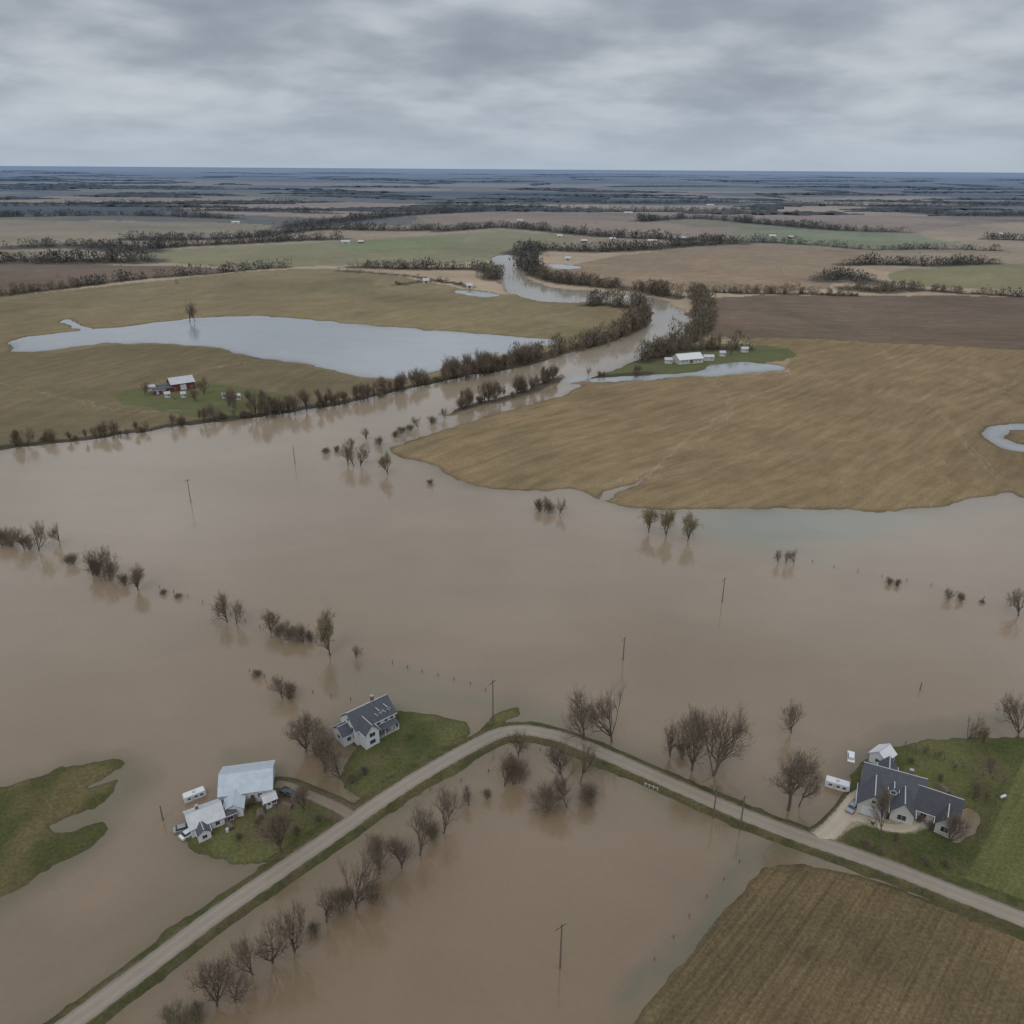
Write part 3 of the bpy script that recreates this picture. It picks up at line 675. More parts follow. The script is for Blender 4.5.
# ------------------------------------------------------------ roads
def ribbon(name, P, hw, z, mat, label):
    P = np.array(P); T_ = np.gradient(P, axis=0); T_ /= np.linalg.norm(T_, axis=1)[:, None]; Nn = np.stack([-T_[:, 1], T_[:, 0]], 1)
    us = [-1, -.93, -.5, 0, .5, .93, 1]; zs = [z-.35, z, z+.03, z+.05, z+.03, z, z-.35]
    V = []; Fc = []; UV = []
    for i in range(len(P)):
        for k, u in enumerate(us):
            j = 1+(0.04*math.sin(i*1.7+k)+.03*math.sin(i*.6+k*2) if abs(u) > .9 else 0)
            V.append((P[i, 0]+Nn[i, 0]*u*hw*j, P[i, 1]+Nn[i, 1]*u*hw*j, zs[k])); UV.append(u)
    n = len(us)
    for i in range(len(P)-1):
        for k in range(n-1): Fc.append((i*n+k, i*n+n+k, i*n+n+k+1, i*n+k+1))
    me = mesh(name, V, [f[::-1] for f in Fc], mat, smooth=True)
    a = me.attributes.new("across", 'FLOAT', 'POINT'); a.data.foreach_set("value", UV)
    o = obj(name, me); struct(o, label, "road"); return o
def road_mat(name, rgb, trk):
    m, nd, lk, bs = new_mat(name)
    geo = N(nd, 'ShaderNodeNewGeometry'); ac = N(nd, 'ShaderNodeAttribute', attribute_name="across")
    nA = noise(nd, lk, geo.outputs['Position'], .6, 5, .6); nC = noise(nd, lk, geo.outputs['Position'], .06, 3, .6)
    a = mathn(nd, lk, 'ABSOLUTE', ac.outputs['Fac'])
    t = mathn(nd, lk, 'ABSOLUTE', mathn(nd, lk, 'SUBTRACT', a, .42))
    t = mathn(nd, lk, 'SUBTRACT', 1.0, mathn(nd, lk, 'MULTIPLY', t, 5)); t = mathn(nd, lk, 'MAXIMUM', t, 0)
    e = mathn(nd, lk, 'MAXIMUM', mathn(nd, lk, 'MULTIPLY', mathn(nd, lk, 'SUBTRACT', mathn(nd, lk, 'MULTIPLY_ADD', nA, .15, a), .9), 4.0), 0)
    f = mathn(nd, lk, 'MULTIPLY', mathn(nd, lk, 'MULTIPLY_ADD', nA, .26, .87), mathn(nd, lk, 'MULTIPLY_ADD', nC, .4, .8))
    f = mathn(nd, lk, 'MULTIPLY', f, mathn(nd, lk, 'MULTIPLY_ADD', t, trk, 1.0))
    f = mathn(nd, lk, 'MULTIPLY', f, mathn(nd, lk, 'SUBTRACT', 1.0, mathn(nd, lk, 'MULTIPLY', e, .5)))
    c = N(nd, 'ShaderNodeRGB'); c.outputs[0].default_value = (*rgb, 1)
    lk.new(cmul(nd, lk, c.outputs[0], f), bs.inputs['Base Color']); bs.inputs['Roughness'].default_value = .6
    return m
M_road = road_mat("worn_asphalt", S(122, 112, 98), .16); M_drive = road_mat("gravel", S(154, 142, 121), .08)
M_mud = road_mat("muddy_gravel", S(108, 95, 77), .1)
def dens(P, n): return np.array(catmull([tuple(p) for p in np.array(P)], n, False))
ribbon("road", dens(road_w, 3), 1.95, .60, M_road, "narrow wet country road on a grass bank between flooded fields")
ribbon("muddy_driveway", dens(drive1, 3), 1.3, .57, M_mud, "muddy farm driveway joining the country road")
ribbon("gravel_driveway", dens(drive2, 3), 2.0, .58, M_drive, "pale gravel driveway leading to the ranch house")
ribbon("gravel_driveway", dens(drive3, 3), 1.3, .565, M_drive, "pale gravel driveway curving around the ranch house")

# ------------------------------------------------------------ utility poles, fences, rail
def pole_meshes():
    b = MB(); b.cyl((0, 0, 0), .17, .11, -1.0, 10, 8); p = mesh("pole", b.V, b.F, M_wood, b.M)
    b = MB(); b.box(-1.2, 1.2, .112, .22, 9.2, 9.36); c = mesh("crossarm", b.V, b.F, M_wood, b.M)
    b = MB(); b.cyl((0, 0, 0), .06, .04, 0, .22, 6); i = mesh("insulator", b.V, b.F, M_galv, b.M)
    return p, c, i
PM = pole_meshes()
poles = [(191, 503), (722, 602), (493, 722), (713, 818), (740, 828), (560, 968), (623, 660), (295, 464), (163, 820), (920, 690), (432, 486), (950, 872)]
for (a, b_), hh in zip(poles, [24, 24, 40, 30, 30, 37, 22, 18, 14, 8, 8, 14]):
    x, y = G(a, b_); E = empty("utility_pole", x, y, 0, .6+(a % 5)*.1, "bare wooden utility pole rising from flooded farmland", "utility pole", "utility poles across the flood plain")
    s = pxh(a, b_, hh)/10; E.scale = (1, 1, s)
    obj("pole", PM[0], E)
    if hh > 20:
        obj("crossarm", PM[1], E)
        for xx in (-1.1, -.5, .5, 1.1): o = obj("insulator", PM[2], E); o.location = (xx, .17, 9.36)
b = MB(); b.cyl((0, 0, 0), .11, .09, -.8, 1.1, 6); post_me = mesh("post", b.V, b.F, M_wood, b.M)
def fence(line, sp, label, z=0.0, h=1.0):
    P = wline(line, 4); L = np.concatenate([[0], np.cumsum(np.linalg.norm(np.diff(P, axis=0), axis=1))])
    E = empty("fence", P[0][0], P[0][1], z, 0, label, "fence"); n = min(int(L[-1]/sp), 95); pts = []
    for i in range(n+1):
        t = i*L[-1]/n; x = np.interp(t, L, P[:, 0]); y = np.interp(t, L, P[:, 1])
        x += random.uniform(-.15, .15); o = obj("post", post_me, E); o.location = (x-P[0][0], y-P[0][1], 0); o.rotation_euler = (random.uniform(-.12, .12), random.uniform(-.12, .12), 0)
        o.scale = (1, 1, h*random.uniform(.7, 1.15)); pts.append((x-P[0][0], y-P[0][1]))
    b = MB()
    for zz_ in (.35, .75):
        for (x0, y0), (x1, y1) in zip(pts[:-1], pts[1:]):
            b.poly([(x0, y0, zz_*h-.012), (x1, y1, zz_*h-.012), (x1, y1, zz_*h+.012), (x0, y0, zz_*h+.012)])
    b.make("wire", M_galv, E)
fl = "partly drowned wooden post and wire fence in flood water"
fence([(392, 664), (430, 674), (470, 684), (486, 690)], 4, fl)
fence([(812, 562), (860, 573), (930, 586), (1010, 606)], 7, fl)
fence([(250, 672), (300, 690), (350, 700)], 5, fl)
fl2 = "weathered wooden garden fence around the ranch lawn"
fence([(905, 748), (950, 765), (1003, 785)], 1.8, fl2, .45, 1.4)
fence([(1003, 785), (992, 815), (975, 850), (960, 876)], 1.8, fl2, .45, 1.4)
fence([(160, 588), (205, 604), (260, 628)], 6, fl)
fence([(740, 862), (700, 905), (655, 960)], 5, fl, -.2)
fence([(430, 790), (480, 775), (540, 750)], 6, fl, -.2)
x, y = G(651, 789)
E = empty("guardrail", x, y, .45, heading((640, 786), (662, 795)), "short white guardrail at the road edge", "guardrail"); setsc(E, .6)
b = MB(); b.box(-2.6, 2.6, -.05, .03, .55, .85); b.box(-2.6, 2.6, -.09, -.052, .64, .76); b.make("rail", M_galv, E)
for i in range(4): b = MB(); b.box(-2.4+i*1.55, -2.2+i*1.55, .032, .18, -.5, .9); b.make("post", M_trim, E)

# ------------------------------------------------------------ trees
def tube(V, Fc, p, q, r0, r1, n):
    d = (q-p).normalized(); a = d.orthogonal().normalized(); c = d.cross(a); b = len(V)
    for pt, r in ((p, r0), (q, r1)):
        for i in range(n):
            t = 2*math.pi*i/n; V.append(pt+a*(r*math.cos(t))+c*(r*math.sin(t)))
    for i in range(n):
        j = (i+1) % n; Fc.append((b+i, b+j, b+n+j, b+n+i))
def grow(seed, kind):
    rg = random.Random(seed); W = ([], []); C = ([], []); tips = []
    def rdir(d, lo, hi):
        a = d.orthogonal().normalized(); c = d.cross(a); t = rg.uniform(0, 6.283); g = math.radians(rg.uniform(lo, hi))
        return (d*math.cos(g)+(a*math.cos(t)+c*math.sin(t))*math.sin(g)).normalized()
    if kind in ('tree', 'leafy'): kids = [6, 4, 4, 4, 4]; LN = [2.2, 3.2, 2.1, 1.5, 1.0, .75]; RD = [.30, .19, .12, .065, .034, .022]; wl = 2
    elif kind == 'slim': kids = [7, 4, 4, 4, 4]; LN = [4.5, 2.4, 1.6, 1.2, .8, .65]; RD = [.22, .13, .08, .045, .028, .022]; wl = 2
    else: kids = [1, 5, 5, 5, 4]; LN = [.2, 3.6, 2.4, 1.8, 1.3, 1.0]; RD = [.2, .14, .09, .06, .042, .03]; wl = 1
    def br(p, d, L, r, lev):
        n = 3 if lev < 3 else (2 if lev < 5 else 1); pts = [p]; tgt = W if lev <= wl else C; rr = r
        for i in range(n):
            d = (d+Vector((rg.gauss(0, .15), rg.gauss(0, .15), rg.gauss(.08, .08)))).normalized(); q = pts[-1]+d*(L/n)
            r2 = rr*(.82 if lev < 5 else .5); tube(tgt[0], tgt[1], pts[-1], q, rr, r2, 6 if lev == 0 else (4 if lev < 3 else 3)); rr = r2; pts.append(q)
        if lev == 5: tips.append(pts[-1]); return
        k = kids[lev]
        if kind != 'shrub' or lev > 0: k = max(2, k+rg.choice((-1, 0, 0, 1)))
        for i in range(k):
            s = rg.choice(pts[1:]) if i > 0 else pts[-1]
            if lev == 0 and i > 1: s = pts[rg.choice((2, 3))]
            nd_ = rdir(d, 15 if i == 0 else 28, 30 if i == 0 else (58 if kind != 'slim' else 45))
            nd_.z += .15; nd_.normalize()
            br(s, nd_, LN[lev+1]*rg.uniform(.7, 1.2), min(RD[lev+1], rr)*rg.uniform(.8, 1.05), lev+1)
    if kind == 'shrub':
        for i in range(6):
            a = rg.uniform(0, 6.283); t = rg.uniform(.15, .8); d = Vector((math.cos(a)*t, math.sin(a)*t, 1)).normalized()
            br(Vector((math.cos(a)*.5*t, math.sin(a)*.5*t, -1)), d, LN[1]*rg.uniform(.7, 1.1), RD[1], 1)
    else:
        br(Vector((0, 0, -.6)), Vector((rg.gauss(0, .05), rg.gauss(0, .05), 1)).normalized(), LN[0], RD[0], 0)
    zs = sorted(v.z for v in C[0]); s = 10/zs[int(len(zs)*.995)]
    rs = sorted(math.hypot(v.x, v.y) for v in C[0]); sr = {'tree': 4.2, 'leafy': 4.0, 'slim': 2.5, 'shrub': 4.6}[kind]/rs[int(len(rs)*.95)]
    sr = min(sr, s*1.15)
    f = lambda v: Vector((v.x*sr, v.y*sr, v.z*s))
    for k in (W, C):
        for i, v in enumerate(k[0]): k[0][i] = f(v)
    return W, C, [f(t) for t in tips], rg
def leaves(V, Fc, tips, rg, n, sz):
    for i in range(n):
        c = rg.choice(tips)+Vector((rg.gauss(0, .25), rg.gauss(0, .25), rg.gauss(0, .25)))
        a = Vector((rg.gauss(0, 1), rg.gauss(0, 1), rg.gauss(0, 1))).normalized(); b = a.orthogonal().normalized(); s = sz*rg.uniform(.5, 1.2)
        k = len(V); V += [c-a*s, c+b*s*.7, c+a*s, c-b*s*.7]; Fc.append((k, k+1, k+2, k+3))
VAR = {'tree': [], 'slim': [], 'shrub': [], 'leafy': []}
for kind, seeds in (('tree', 6), ('slim', 3), ('shrub', 5), ('leafy', 3)):
    for sdd in range(seeds):
        W, C, tips, rg = grow(100+sdd*17+len(kind), kind)
        if kind == 'leafy': leaves(C[0], C[1], tips, rg, 2000, .16)
        mats = {'tree': M_twig, 'slim': M_twig, 'shrub': M_twig, 'leafy': M_leaf}[kind]
        if kind == 'shrub' and sdd % 2: mats = M_twig2
        VAR[kind].append((mesh("trunk", W[0], W[1], M_bark), mesh("crown", C[0], C[1], mats)))
NT = {'tree': 0, 'shrub': 0}
LAB = {'tree': "bare winter tree with spreading brown branches", 'slim': "slender bare tree with thin branches",
       'shrub': "dense leafless brown bush", 'leafy': "rounded tree with thin olive leaves"}
def plant(kind, x, y, h, wide=1.0, where="standing in flood water", z=-.3):
    tr, cr = random.choice(VAR[kind]); istree = kind != 'shrub'
    nm = "bare_tree" if istree else "shrub"
    E = empty(nm, x, y, z, random.uniform(0, 6.28), LAB[kind]+" "+where, "tree" if istree else "bush", "bare trees on the flood plain" if istree else "bushes on the flood plain")
    s = h/10; E.scale = (s*wide, s*wide, s)
    obj("trunk", tr, E); obj("crown", cr, E)
    NT['tree' if istree else 'shrub'] += 1
def P_(kind, px, py, hpx, wide=1.0, where="standing in flood water", z=-.3):
    x, y = G(px, py); plant(kind, x, y, pxh(px, py, hpx)+.3, wide, where, z)
L_ = [
 ('shrub', 4, 545, 18, 1.2), ('shrub', 12, 546, 14, 1.2), ('tree', 24, 549, 24, 1), ('tree', 38, 551, 30, 1), ('tree', 60, 542, 20, 1), ('shrub', 72, 565, 12, 1.2), ('shrub', 30, 549, 14, 1.2),
 ('tree', 93, 575, 28, 1), ('tree', 103, 577, 30, 1), ('shrub', 112, 580, 18, 1.1), ('tree', 138, 590, 24, 1), ('shrub', 124, 585, 12, 1.1), ('shrub', 97, 575, 18, 1.1), ('shrub', 164, 594, 5, 1.5), ('shrub', 178, 598, 5, 1.5),
 ('tree', 228, 622, 28, 1), ('tree', 236, 624, 24, 1), ('tree', 271, 633, 22, .9), ('shrub', 288, 640, 18, 1.0), ('shrub', 302, 641, 17, 1.0), ('shrub', 279, 636, 12, .9), ('leafy', 331, 656, 44, .55), ('slim', 329, 655, 38, 1.1), ('tree', 356, 658, 14, 1), ('shrub', 311, 641, 10, 1),
 ('shrub', 258, 677, 8, 1.1), ('tree', 282, 698, 22, 1.1), ('shrub', 289, 698, 17, 1.0), ('tree', 306, 752, 34, 1.0), ('tree', 314, 754, 30, 1.0), ('tree', 325, 772, 40, 1), ('tree', 341, 778, 34, 1), ('shrub', 318, 756, 16, 1),
 ('tree', 348, 465, 22, 1), ('tree', 360, 466, 22, 1), ('tree', 354, 466, 22, .8), ('leafy', 388, 475, 22, .9), ('shrub', 326, 454, 7, 1.4), ('shrub', 337, 452, 6, 1.4), ('tree', 352, 450, 12, 1.4), ('tree', 366, 440, 12, 1.2), ('shrub', 380, 445, 9, 1.2),
 ('shrub', 402, 434, 8, 1.5), ('tree', 418, 428, 12, 1.2), ('shrub', 432, 424, 8, 1.5), ('tree', 445, 418, 11, 1.3), ('shrub', 395, 437, 6, 1.4), ('shrub', 430, 484, 5, 1.3), ('shrub', 410, 431, 7, 1.4),
 ('shrub', 540, 511, 12, 1.0), ('shrub', 549, 513, 12, 1.0), ('tree', 560, 514, 17, 1.0), ('tree', 544, 512, 15, 1), ('leafy', 649, 532, 23, .95), ('leafy', 667, 536, 25, .95), ('leafy', 687, 541, 25, .95),
 ('tree', 778, 563, 15, .8), ('tree', 786, 564, 15, .8), ('tree', 794, 564, 16, .8), ('shrub', 889, 584, 7, 1.2), ('shrub', 897, 586, 7, 1.0), ('tree', 950, 600, 12, 1.1), ('shrub', 960, 601, 9, 1.0), ('tree', 1018, 616, 28, 1), ('shrub', 982, 603, 4, 1.2),
 ('tree', 586, 741, 46, .85), ('tree', 612, 742, 54, .95), ('tree', 670, 756, 36, .85), ('tree', 712, 776, 62, .95), ('tree', 692, 770, 54, .8), ('shrub', 682, 756, 12, 1), ('tree', 792, 732, 32, 1.0), ('slim', 788, 810, 56, 1.5), ('slim', 799, 806, 36, 1.3),
 ('tree', 1018, 737, 42, 1.0), ('tree', 967, 741, 27, .8), ('leafy', 984, 744, 18, .8), ('slim', 566, 784, 44, 1.5), ('slim', 580, 783, 34, 1.4), ('shrub', 548, 808, 22, 1.2), ('shrub', 587, 800, 18, 1.2), ('slim', 568, 808, 30, 1.5),
 ('tree', 505, 786, 30, .9), ('shrub', 515, 784, 26, .8), ('leafy', 519, 757, 22, .9), ('shrub', 510, 772, 14, .9), ('tree', 470, 806, 18, .8), ('shrub', 487, 799, 10, .7),
 ('tree', 443, 834, 38, .85), ('shrub', 432, 840, 16, .9), ('tree', 419, 856, 40, .85), ('tree', 402, 868, 30, .8), ('tree', 380, 874, 34, .75), ('tree', 356, 908, 50, .9), ('shrub', 345, 912, 24, .8), ('tree', 327, 922, 34, .75), ('shrub', 371, 904, 18, .8),
 ('tree', 294, 950, 46, .9), ('tree', 272, 962, 42, .85), ('tree', 254, 974, 38, .75), ('shrub', 314, 934, 12, .8), ('tree', 236, 1002, 38, .9), ('tree', 217, 1006, 38, .8), ('shrub', 180, 1032, 24, 1.0), ('shrub', 198, 1018, 12, 1.0),
]
for k, a, b_, h, w in L_: P_(k, a, b_, h, w)
for k, a, b_, h, w, lab in [('tree', 281, 852, 40, .8, "on the farmyard lawn"), ('tree', 304, 812, 22, .9, "beside the muddy driveway"), ('slim', 880, 843, 44, 1.1, "by the ranch house"),
        ('slim', 946, 852, 34, 1.1, "by the ranch house"), ('shrub', 918, 824, 6, 1.2, "beside the ranch house"), ('shrub', 930, 830, 6, 1.2, "beside the ranch house"), ('tree', 190, 322, 20, .9, "at the pond edge"), ('tree', 195, 321, 14, .9, "at the pond edge"),
        ('leafy', 940, 760, 8, .9, "in the garden"), ('leafy', 955, 772, 8, .9, "in the garden"), ('leafy', 925, 754, 9, .9, "in the garden"), ('tree', 990, 778, 18, .9, "in the garden"), ('leafy', 985, 800, 9, .9, "in the garden"), ('leafy', 905, 858, 9, .9, "in the garden"), ('shrub', 866, 850, 7, 1, "in the garden"), ('tree', 972, 800, 20, .9, "in the garden"),
        ('shrub', 895, 842, 6, 1, "in the garden"), ('shrub', 880, 856, 5, 1, "in the garden"), ('shrub', 925, 866, 7, 1, "in the garden"), ('shrub', 945, 868, 6, 1, "in the garden"), ('shrub', 910, 765, 6, 1, "in the garden"), ('shrub', 940, 782, 6, 1, "in the garden"),
        ('shrub', 258, 826, 6, 1, "on the farmyard lawn"), ('shrub', 240, 840, 6, 1, "on the farmyard lawn"), ('shrub', 298, 836, 8, 1, "on the farmyard lawn"), ('shrub', 320, 822, 6, 1, "on the farmyard lawn"), ('shrub', 410, 740, 5, 1, "on the farmhouse lawn"), ('shrub', 365, 775, 8, 1, "on the farmhouse lawn"), ('shrub', 352, 784, 9, 1, "on the farmhouse lawn"),
        ('shrub', 252, 806, 6, 1.2, "on the farmyard lawn"), ('shrub', 378, 738, 5, 1.2, "beside the farmhouse"), ('shrub', 395, 720, 5, 1.2, "beside the farmhouse"), ('shrub', 384, 733, 5, 1.2, "beside the farmhouse"),
        ('tree', 205, 395, 18, 1, "in the green farmyard"), ('tree', 228, 408, 20, 1, "in the green farmyard"), ('tree', 236, 412, 22, 1, "in the green farmyard"), ('tree', 215, 420, 16, 1, "in the green farmyard"), ('tree', 195, 402, 14, 1, "in the green farmyard"), ('tree', 145, 396, 14, 1, "in the green farmyard"), ('tree', 250, 405, 14, 1, "in the green farmyard"), ('tree', 700, 352, 18, 1, "near the white barn"), ('tree', 720, 350, 17, 1, "near the white barn"), ('tree', 672, 358, 16, 1, "near the white barn"), ('tree', 684, 353, 16, 1, "near the white barn"), ('tree', 730, 356, 12, 1, "near the white barn")]:
    P_(k, a, b_, h, w, lab, .35)

# belt trees
bt = []
rg = np.random.default_rng(5)
for P, hw, dn, hh in belts_w:
    L = np.concatenate([[0], np.cumsum(np.linalg.norm(np.diff(P, axis=0), axis=1))]); n = int(L[-1]*dn/100)
    n = min(n, 3800)
    t = rg.uniform(0, L[-1], n); x = np.interp(t, L, P[:, 0]); y = np.interp(t, L, P[:, 1])
    gap = fbm(t/35+hw*7, t*0+hw, 5, 3); keep = gap > -.7
    x = x+rg.normal(0, hw*.5, n); y = y+rg.normal(0, hw*.5, n); h = hh*(.3+.8*rg.random(n)**1.3)*(1+.4*gap)
    for i in range(n):
        if keep[i]: bt.append((x[i], y[i], h[i]))
for i in range(50):
    y = 900*math.exp(rg.uniform(0, 1.3)); x = rg.uniform(-.75, .75)*y; bt.append((x, y, rg.uniform(4, 7)))
bt = np.array(bt)
dcam = np.hypot(bt[:, 0], bt[:, 1]); order = np.argsort(dcam); bt = bt[order]
cap = 298-NT['tree']; k = 0; rest = []
for i, (x, y, h) in enumerate(bt):
    if k < cap and h > 4.6:
        plant('tree' if (i*7) % 5 else 'slim', x, y, h, 1.0, "on the river bank", -.1); k += 1
    elif h <= 4.6 and NT['shrub'] < 290: plant('shrub', x, y, h, 1.2, "along the flooded bank", -.1)
    else: rest.append((x, y, h))
rest = np.array(rest)
m, nd, lk, bs = new_mat("distant_woodland")
at = N(nd, 'ShaderNodeAttribute', attribute_name="Col"); lk.new(at.outputs['Color'], bs.inputs['Base Color']); bs.inputs['Roughness'].default_value = 1; bs.inputs['Specular IOR Level'].default_value = 0
M_far = m
WOOD_HAZE_TINT = S(70, 86, 104)  # blue-grey haze painted into the colour of far trees
def tree_stuff(name, T_, K, wfac, size, label, upright=.55, thin=.32, bcol=(.2, .165, .125)):
    n = len(T_); c = np.repeat(T_[:, None, :], K, 1); h = c[..., 2]
    th = rg.uniform(0, 6.283, (n, K)); rr = np.sqrt(rg.random((n, K))); zf = .03+.91*rg.random((n, K))
    prof = np.sqrt(np.clip(1-((zf-.5)/.56)**2, 0, 1))
    rad = rr*prof*h*wfac
    cx = c[..., 0]+rad*np.cos(th); cy = c[..., 1]+rad*np.sin(th); cz = zf*h
    s = size*h*rg.uniform(.5, 1.3, (n, K))
    dir_ = rg.normal(0, 1, (n, K, 3)); dir_[..., 2] = np.abs(dir_[..., 2])+upright; dir_ /= np.linalg.norm(dir_, axis=-1)[..., None]
    side = rg.normal(0, 1, (n, K, 3)); side[..., 2] *= .4; side /= np.linalg.norm(side, axis=-1)[..., None]
    C = np.stack([cx, cy, cz], -1)
    A = C-side*s[..., None]*thin; B = C+side*s[..., None]*thin; Tt = C+dir_*s[..., None]
    V = np.stack([A, B, Tt], 2).reshape(-1, 3)
    V[:, 2] = np.maximum(V[:, 2], .1)
    me = bpy.data.meshes.new(name); nt = len(V)//3
    me.vertices.add(len(V)); me.vertices.foreach_set("co", V.astype(np.float32).ravel())
    me.loops.add(nt*3); me.loops.foreach_set("vertex_index", np.arange(nt*3, dtype=np.int32))
    me.polygons.add(nt); me.polygons.foreach_set("loop_start", np.arange(0, nt*3, 3, dtype=np.int32)); me.update()
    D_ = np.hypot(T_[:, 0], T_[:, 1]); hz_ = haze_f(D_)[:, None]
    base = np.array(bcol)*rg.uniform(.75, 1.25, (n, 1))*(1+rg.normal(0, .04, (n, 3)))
    base = base*(1-hz_)+WOOD_HAZE_TINT*1.3*hz_  # haze blended into the tree colour by distance
    cc = np.repeat(base, K*3, 0)*np.repeat(rg.uniform(.88, 1.12, nt), 3)[:, None]
    at_ = me.attributes.new("Col", 'FLOAT_COLOR', 'POINT'); at_.data.foreach_set("color", np.concatenate([np.clip(cc, 0, 1), np.ones((len(cc), 1))], 1).astype(np.float32).ravel())
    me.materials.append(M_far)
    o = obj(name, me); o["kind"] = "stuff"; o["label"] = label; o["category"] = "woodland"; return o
dr = np.hypot(rest[:, 0], rest[:, 1])
a = rest[dr < 1000]; b_ = rest[dr >= 1000]
if len(a): tree_stuff("riverside_woodland", a, 110, .33, .2, "leafless brown woodland belts along river and fields", .9, .12, (.145, .12, .092))
if len(b_): tree_stuff("hedgerow_woodland", b_, 26, .55, .26, "dark leafless woodland belts between far fields", .5, .24, (.10, .092, .076))
# far woods: stands with an uneven canopy
V = []; Fc = []; CC = []
for i in range(230):
    d = 2500*math.exp(rg.uniform(0, 2.3)); x0 = rg.uniform(-.85, .85)*d; ln = rg.uniform(120, 650)*(1+d/7000); a_ = math.radians(rg.normal(0, 14)) if rg.random() < .8 else math.radians(90+rg.normal(0, 10))
    wdt = rg.uniform(25, 170)*(1+d/9000); st_ = 8+d/700; n = max(4, int(ln/st_)); hb = rg.uniform(6, 11)
    hz_ = float(haze_f(np.array([d]))[0]); bc = np.array([.070, .066, .056])*(1-hz_)+WOOD_HAZE_TINT*hz_; ca, sa = math.cos(a_), math.sin(a_)  # stand colour carries painted distance haze
    base = len(V); wob = rg.uniform(0, 9)
    for j in range(n+1):
        t = (j/n-.5)*ln; env = min(1, 3*min(j, n-j)/n+.1)*(.75+.25*math.sin(j*.7+wob)); c0 = wdt*.3*math.sin(t/180+wob)
        for s, zf in ((-.5, 0), (-.45, .8), (-.1, 1), (.3, .95), (.5, 0)):
            ss = s*wdt*env*rg.uniform(.8, 1.2)+c0; tt = t+rg.normal(0, st_*.25)
            V.append((x0+tt*ca-ss*sa, d+tt*sa+ss*ca, hb*zf*env**.4*rg.uniform(.5, 1.4))); CC.append((*np.clip(bc*rg.uniform(.85, 1.15), 0, 1), 1))
    for j in range(n):
        for q in range(4): b0 = base+j*5+q; Fc.append((b0, b0+5, b0+6, b0+1))
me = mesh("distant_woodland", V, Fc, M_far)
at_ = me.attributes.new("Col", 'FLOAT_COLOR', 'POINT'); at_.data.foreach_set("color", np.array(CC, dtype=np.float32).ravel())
o = obj("distant_woodland", me); o["kind"] = "stuff"; o["label"] = "woods on the far plain, tinted blue-grey for haze"; o["category"] = "woodland"
print("trees", NT, "rest", len(a), len(b_), "far", len(V))

# ------------------------------------------------------------ light: overcast sky
w = bpy.data.worlds.new("World"); scene.world = w; w.use_nodes = True
nd = w.node_tree.nodes; lk = w.node_tree.links; nd.clear()
out = nd.new('ShaderNodeOutputWorld'); bg = nd.new('ShaderNodeBackground'); lk.new(bg.outputs[0], out.inputs[0])
SE = math.radians(48); SR = math.radians(200)
sky = nd.new('ShaderNodeTexSky'); sky.sky_type = 'NISHITA'; sky.sun_disc = False; sky.sun_elevation = SE; sky.sun_rotation = SR
tc = nd.new('ShaderNodeTexCoord'); sp = nd.new('ShaderNodeSeparateXYZ'); lk.new(tc.outputs['Generated'], sp.inputs[0])
z = mathn(nd, lk, 'MAXIMUM', sp.outputs[2], 0.0)
zd = mathn(nd, lk, 'ADD', z, 0.19)
cb = nd.new('ShaderNodeCombineXYZ'); lk.new(mathn(nd, lk, 'DIVIDE', sp.outputs[0], zd), cb.inputs[0]); lk.new(mathn(nd, lk, 'DIVIDE', sp.outputs[1], zd), cb.inputs[1])
n1 = noise(nd, lk, cb.outputs[0], 1.7, 5, .48, 0.15); n2 = noise(nd, lk, cb.outputs[0], 6.0, 4, .5, 0); n3 = noise(nd, lk, cb.outputs[0], .7, 2, .5, 0)
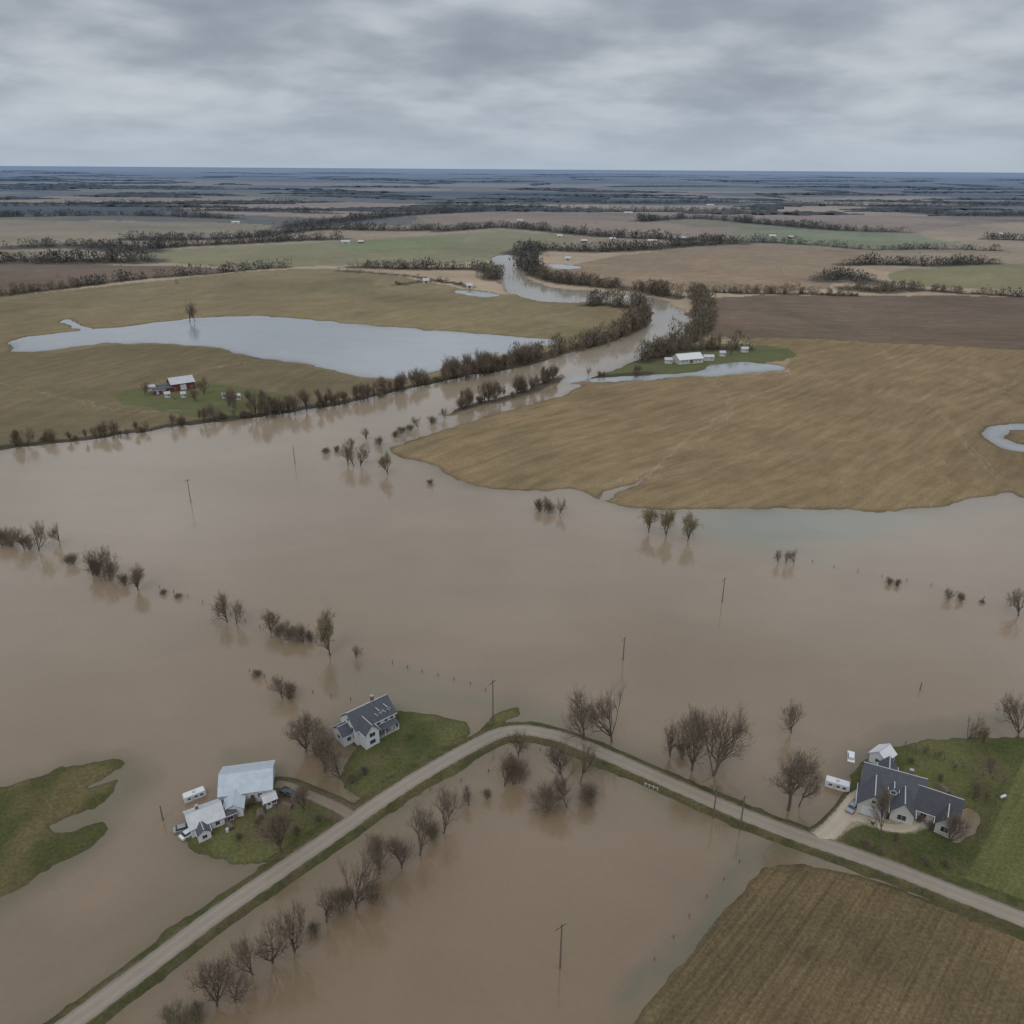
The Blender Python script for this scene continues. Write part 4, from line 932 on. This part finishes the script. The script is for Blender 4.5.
mx = mathn(nd, lk, 'ADD', mathn(nd, lk, 'MULTIPLY', n1, .6), mathn(nd, lk, 'MULTIPLY', n2, .10)); mx = mathn(nd, lk, 'MULTIPLY_ADD', n3, .45, mx)
cr = nd.new('ShaderNodeValToRGB'); cr.color_ramp.interpolation = 'B_SPLINE'; lk.new(mx, cr.inputs[0])
el = cr.color_ramp.elements; el[0].position = .42; el[0].color = (*S(136, 144, 156), 1); el[1].position = .74; el[1].color = (*S(206, 210, 216), 1)
e = el.new(.53); e.color = (*S(156, 163, 174), 1); e = el.new(.62); e.color = (*S(184, 190, 198), 1)
hzf = mathn(nd, lk, 'POWER', mathn(nd, lk, 'SUBTRACT', 1.0, mathn(nd, lk, 'MINIMUM', mathn(nd, lk, 'MULTIPLY', z, 9.0), 1.0)), 1.3)
mix = nd.new('ShaderNodeMix'); mix.data_type = 'RGBA'; lk.new(mathn(nd, lk, 'MULTIPLY', hzf, .92), mix.inputs[0]); lk.new(cr.outputs[0], mix.inputs[6]); mix.inputs[7].default_value = (*S(172, 185, 199), 1)
mr = nd.new('ShaderNodeMapRange'); mr.interpolation_type = 'SMOOTHSTEP'; lk.new(z, mr.inputs[0]); mr.inputs[1].default_value = .16; mr.inputs[2].default_value = .65; mr.inputs[3].default_value = 1.0; mr.inputs[4].default_value = 2.3
cl = cmul(nd, lk, mix.outputs[2], mr.outputs[0])
sk = nd.new('ShaderNodeVectorMath'); sk.operation = 'SCALE'; lk.new(sky.outputs[0], sk.inputs[0]); sk.inputs['Scale'].default_value = .09
ad = nd.new('ShaderNodeMix'); ad.data_type = 'RGBA'; ad.inputs[0].default_value = .95; lk.new(sk.outputs[0], ad.inputs[6]); lk.new(cl, ad.inputs[7])
lk.new(ad.outputs[2], bg.inputs[0]); bg.inputs[1].default_value = 1.0
sl = bpy.data.lights.new("sun", 'SUN'); sl.energy = .8; sl.angle = math.radians(25); sl.color = (1, .95, .88)
so = bpy.data.objects.new("sun", sl); link(so)
so.rotation_euler = (math.pi/2-SE, 0, math.pi-SR)
